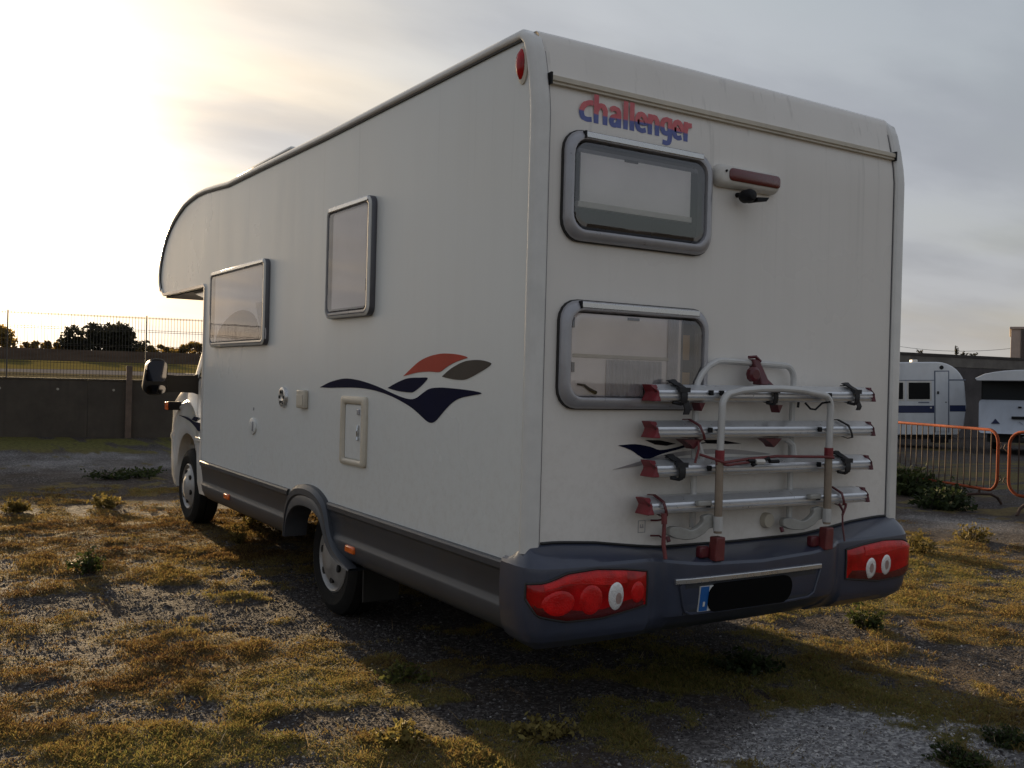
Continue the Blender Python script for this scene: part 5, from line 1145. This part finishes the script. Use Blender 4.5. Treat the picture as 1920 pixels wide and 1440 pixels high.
# front hoop: white upper part
m = MB(); m.tube([(.880, YF, 1.13), (.886, YF, 1.32)]+arc(.946, 1.330, .060, 180, 110, YF)+[(.99, YF-.01, 1.402), (1.10, YF-.016, 1.412), (1.22, YF-.018, 1.415), (1.36, YF-.016, 1.410), (1.48, YF-.010, 1.395)]+arc(1.520, 1.330, .060, 75, 0, YF)+[(1.580, YF, 1.32), (1.576, YF, 1.13)], .0162, 12)
m.build('front_hoop', MT['rack_white'], RK)
for x in (.879, 1.575):
    MB().tube([(x, YF, .79), (x, YF, 1.115)], .0180, 12).build('lower_tube', MT['rack_bronze'], RK)
    MB().tube([(x, YF, 1.095), (x, YF, 1.145)], .0208, 12).build('joint_collar', MT['rack_red'], RK)
    MB().tube([(x, YF, .800), (x, YF, .862)], .0208, 12).build('white_collar', MT['rack_white'], RK)
    f = MB(); f.loft([[(x+a, YF+.005+b, z) for a, b in ((-.027, -.024), (.027, -.024), (.027, .028), (-.027, .028))] for z in (.672, .70)]+[[(x+a, YF+b, z) for a, b in ((-.024, -.024), (.024, -.024), (.024, .024), (-.024, .024))] for z in (.755, .775)], True, True); f.build('foot', MT['rack_foot'], RK, bevel=.005)
    MB().box(x-.085, x-.034, YF+.01, YF+.045, .685, .735).build('foot_block', MT['rack_dred'], RK, bevel=.008)
    MB().box(x-.10, x-.024, YF+.012, YF+.040, .905, .930).build('strut', MT['rack_grey'], RK, bevel=.006)
    # cast arm from the wall plate to the upright
    q = [(-.195, .78), (-.19, .812), (-.15, .815), (-.10, .803), (-.06, .835), (-.055, .862), (.0, .865), (.0, .815), (-.03, .805), (-.06, .782), (-.10, .762), (-.16, .764)]
    c = crom([(x+a, 0, z) for a, z in q+[q[0]]], 3)[:-1]
    MB().prism([(p.x, YF+.022+.45*max(0, x-.05-p.x), p.z) for p in c], [(p.x, YF+.050+.45*max(0, x-.05-p.x), p.z) for p in c]).build('cast_arm', MT['rack_grey'], RK, smooth=40, bevel=.004)
    if x > 1: MB().lathe([(0, -.030), (.032, -.028), (.036, -.018), (.036, .0)], (x-.235, .012, .800), 'y', 20).build('wall_pad', MT['cream'], RK)
    MB().tube([(x-.195, -.05, .772), (x-.195, -.06, .752)], .009, 8).build('knob', MT['rack_dred'], RK)
# rails
RSEC = [(-.030, .036), (-.068, .034), (-.112, .012), (-.116, .004), (-.110, -.001), (-.116, -.006), (-.116, -.013), (-.108, -.018), (-.114, -.022), (-.112, -.030), (-.090, -.036), (-.060, -.024), (-.040, -.010)]
def rail(i, x0, x1, z0, z1):
    m = MB(); m.loft([[(x, y, z+dz) for y, dz in RSEC] for x, z in ((x0, z0), (x1, z1))], True, True); R = m.build('rail', MT['alu'], RK, smooth=20)
    for s, x, z in ((-1, x0, z0), (1, x1, z1)):
        c = MB(); q = [(.008, .033), (-.010, .034), (-.028, .035), (-.022, .025), (-.010, .005), (-.012, -.005), (-.025, -.027), (-.029, -.034), (.0, -.034), (.008, -.033)]
        if s > 0: q = [(a*.62, b) for a, b in q]
        P = [(x+a*(1 if s < 0 else -1), z+b) for a, b in q]
        c.prism([(a, -.122+(.030 if b > z+.01 else 0)*min(1, (b-z)/.03), b) for a, b in P], [(a, -.035, b) for a, b in P]); c.build('end_cap', MT['rack_red'] if s < 0 else MT['rack_dred'], R, bevel=.003)
    def strap(x, mat, w=.026, hang=0., tilt=.0):
        z = z0+(z1-z0)*(x-x0)/(x1-x0); m = MB(); g = .004
        pr = [(-.030, .036), (-.068, .038), (-.114, .015), (-.120, .0), (-.120, -.02), (-.115, -.036), (-.09, -.042), (-.05, -.032)]
        A = [(x-w/2+tilt*(.04-b), y-g*(y < -.1), z+b*1.06) for y, b in pr]; B = [(x+w/2+tilt*(.04-b), y-g*(y < -.1), z+b*1.06) for y, b in pr]
        A2 = [(a, y-.005, zz+(.005 if k < 3 else -.003)) for k, (a, y, zz) in enumerate(A)]; B2 = [(a, y-.005, zz+(.005 if k < 3 else -.003)) for k, (a, y, zz) in enumerate(B)]
        m.loft([A, A2, B2, B], False); m.loft([A, B], False)
        if w > .02:
            m.box(x-w*.8, x+w*.9, -.130, -.105, z+.004, z+.024)
            m.loft([[(x-w*1.25, -.075, z+.052), (x-w*.2, -.075, z+.058), (x-w*.2, -.055, z+.058), (x-w*1.25, -.055, z+.052)], [(x-w*.8, -.10, z+.034), (x+w*.3, -.11, z+.020), (x+w*.3, -.09, z+.020), (x-w*.8, -.085, z+.034)]], True, True)
            m.tube([(x-w*1.2, -.10, z-.040), (x-w*.2, -.112, z-.046), (x+w*.4, -.112, z-.040)], .008, 6)
        if hang: m.loft([[(x-.002, -.118, z-.03), (x+w-.002, -.118, z-.03), (x+w-.002, -.112, z-.03), (x-.002, -.112, z-.03)], [(x+.008, -.124, z-.03-hang*.6), (x+w+.008, -.124, z-.03-hang*.6), (x+w+.008, -.118, z-.03-hang*.6), (x+.008, -.118, z-.03-hang*.6)], [(x+.004, -.120, z-.03-hang), (x+w+.0, -.120, z-.03-hang), (x+w+.0, -.114, z-.03-hang), (x+.004, -.114, z-.03-hang)]], True, True)
        m.build('strap', mat, R, smooth=30)
    if i == 0: strap(.690, MT['strap'], .034, .06); strap(1.240, MT['strap'], .026); strap(1.80, MT['strap'], .030, .045)
    if i == 1: strap(.770, MT['rack_dred'], .012, 0, .6); strap(1.73, MT['strap'], .010, 0, .6)
    if i == 2: strap(.690, MT['strap'], .034); strap(1.745, MT['strap'], .034)
    if i == 3: strap(.585, MT['rack_dred'], .013, 0, .35); strap(1.70, MT['rack_dred'], .012, 0, .35)
    for x in (.848, .91, 1.545, 1.607): MB().box(x-.009, x+.009, -.128, -.112, (z0+z1)/2-.012, (z0+z1)/2+.010).build('clip', MT['black_pl'], R, bevel=.002)
rail(0, .560, 1.930, 1.384, 1.396); rail(1, .562, 1.935, 1.231, 1.229); rail(2, .562, 1.925, 1.069, 1.064); rail(3, .540, 1.905, .914, .907)
# under-rail brackets
for x, z in ((.80, 1.345), (1.28, 1.340)): MB().prism([(x, -.10, z), (x+.035, -.10, z), (x+.015, -.10, z-.035)], [(x, -.05, z), (x+.035, -.05, z), (x+.015, -.05, z-.035)]).build('rail_bracket', MT['rack_dred'], RK)
for x, z in ((.765, 1.188), (1.255, 1.188)): MB().prism([(x-.05, -.10, z), (x+.06, -.10, z), (x+.03, -.10, z-.025), (x+.01, -.10, z-.040), (x-.01, -.10, z-.022)], [(x-.05, -.05, z), (x+.06, -.05, z), (x+.03, -.05, z-.025), (x+.01, -.05, z-.040), (x-.01, -.05, z-.022)]).build('rail_bracket', MT['rack_dred'], RK)
# bent link tubes behind the second and third rails
m = MB(); m.tube([(.80, -.05, 1.19), (.835, -.06, 1.165), (.855, -.06, 1.12), (.858, -.06, 1.08)], .017, 8); m.build('link_tube', MT['rack_white'], RK)
m = MB(); m.tube([(1.33, -.05, 1.19), (1.385, -.055, 1.185), (1.430, -.06, 1.155), (1.445, -.06, 1.08)], .015, 8); m.build('link_tube', MT['rack_white'], RK)
# red frame clamp on the top tube
m = MB(); m.loft([[(1.165, -.055, 1.545), (1.205, -.055, 1.545), (1.205, -.02, 1.545), (1.165, -.02, 1.545)], [(1.175, -.062, 1.505), (1.225, -.062, 1.505), (1.225, -.02, 1.505), (1.175, -.02, 1.505)], [(1.195, -.075, 1.455), (1.245, -.075, 1.455), (1.245, -.03, 1.455), (1.195, -.03, 1.455)], [(1.185, -.09, 1.430), (1.275, -.09, 1.425), (1.275, -.03, 1.425), (1.185, -.03, 1.430)]], True, True); cl = m.build('frame_clamp', MT['rack_dred'], RK, bevel=.006)
m = MB(); m.lathe([(0, -.030), (.022, -.030), (.034, -.022), (.034, .0), (.022, .012), (0, .012)], (1.140, -.07, 1.475), 'y', 10); m.tube([(1.14, -.065, 1.475), (1.19, -.06, 1.495)], .010, 6); m.build('clamp_knob', MT['rack_dred'], cl)
m = MB(); m.tube([(1.150, -.04, 1.552), (1.185, -.05, 1.556), (1.215, -.05, 1.535)], .008, 6); m.build('clamp_hook', MT['rack_dred'], cl)
# elastic cord stretched between the uprights, with its two hooks
m = MB(); m.tube([(.80, -.11, 1.125), (.858, -.150, 1.105), (.879, -.178, 1.095), (.905, -.165, 1.094), (1.06, -.135, 1.102), (1.25, -.130, 1.110), (1.55, -.165, 1.104), (1.576, -.178, 1.10), (1.60, -.15, 1.105)], .0065, 6); m.tube([(.86, -.148, 1.088), (.905, -.172, 1.082), (1.07, -.137, 1.088)], .006, 6); cd = m.build('elastic_cord', MT['cord_red'], RK)
m = MB(); m.tube([(1.06, -.137, 1.094), (1.10, -.137, 1.092), (1.11, -.137, 1.082), (1.09, -.137, 1.076)], .010, 6); m.build('cord_hook', MT['black_pl'], cd)
m = MB(); m.tube([(1.105, -.137, 1.090), (1.16, -.137, 1.088)], .013, 8); m.build('hook_sleeve', MT['white_pl'], cd)
m = MB(); m.tube([(1.165, -.137, 1.096), (1.19, -.137, 1.104), (1.20, -.137, 1.088), (1.255, -.137, 1.088)], .009, 6); m.build('cord_hook', MT['black_pl'], cd)
# dangling cords
m = MB(); m.tube([(1.625, -.11, 1.20), (1.605, -.13, 1.17), (1.597, -.13, 1.10), (1.60, -.12, 1.085)], .0055, 6); m.build('hanging_cord', MT['rack_dred'], RK)
m = MB(); m.tube([(1.44, -.12, 1.352), (1.465, -.13, 1.325), (1.50, -.13, 1.322), (1.545, -.13, 1.352), (1.56, -.165, 1.36)], .0048, 6); m.tube([(1.395, -.12, 1.355), (1.392, -.12, 1.33)], .006, 6); m.build('hanging_cord', MT['black_pl'], RK)
m = MB(); m.tube([(.60, -.12, .885), (.598, -.125, .84)], .012, 8); m.tube([(.598, -.125, .84), (.592, -.13, .76), (.588, -.15, .70)], [.008, .009, .008], 8); m.build('tie_down', MT['cord_red'], RK)
m = MB(); m.tube([(1.695, -.12, .875), (1.72, -.125, .84), (1.715, -.125, .82), (1.74, -.122, .858), (1.745, -.12, .875)], .006, 6); m.tube([(1.716, -.125, .83), (1.712, -.13, .77), (1.705, -.15, .70)], .0045, 6); m.build('tie_down', MT['rack_dred'], RK)
m = MB(); m.tube([(.80, -.10, 1.18), (.785, -.12, 1.15), (.765, -.12, 1.09)], .005, 6); m.build('hanging_cord', MT['cord_red'], RK)
m = MB(); m.tube([(.625, -.01, .840), (.66, -.012, .838), (.69, -.01, .840)], .004, 6); m.tube([(.625, -.01, .775), (.67, -.012, .772), (.68, -.015, .765)], .004, 6); m.build('loose_clip', MT['rack_dred'], RK)
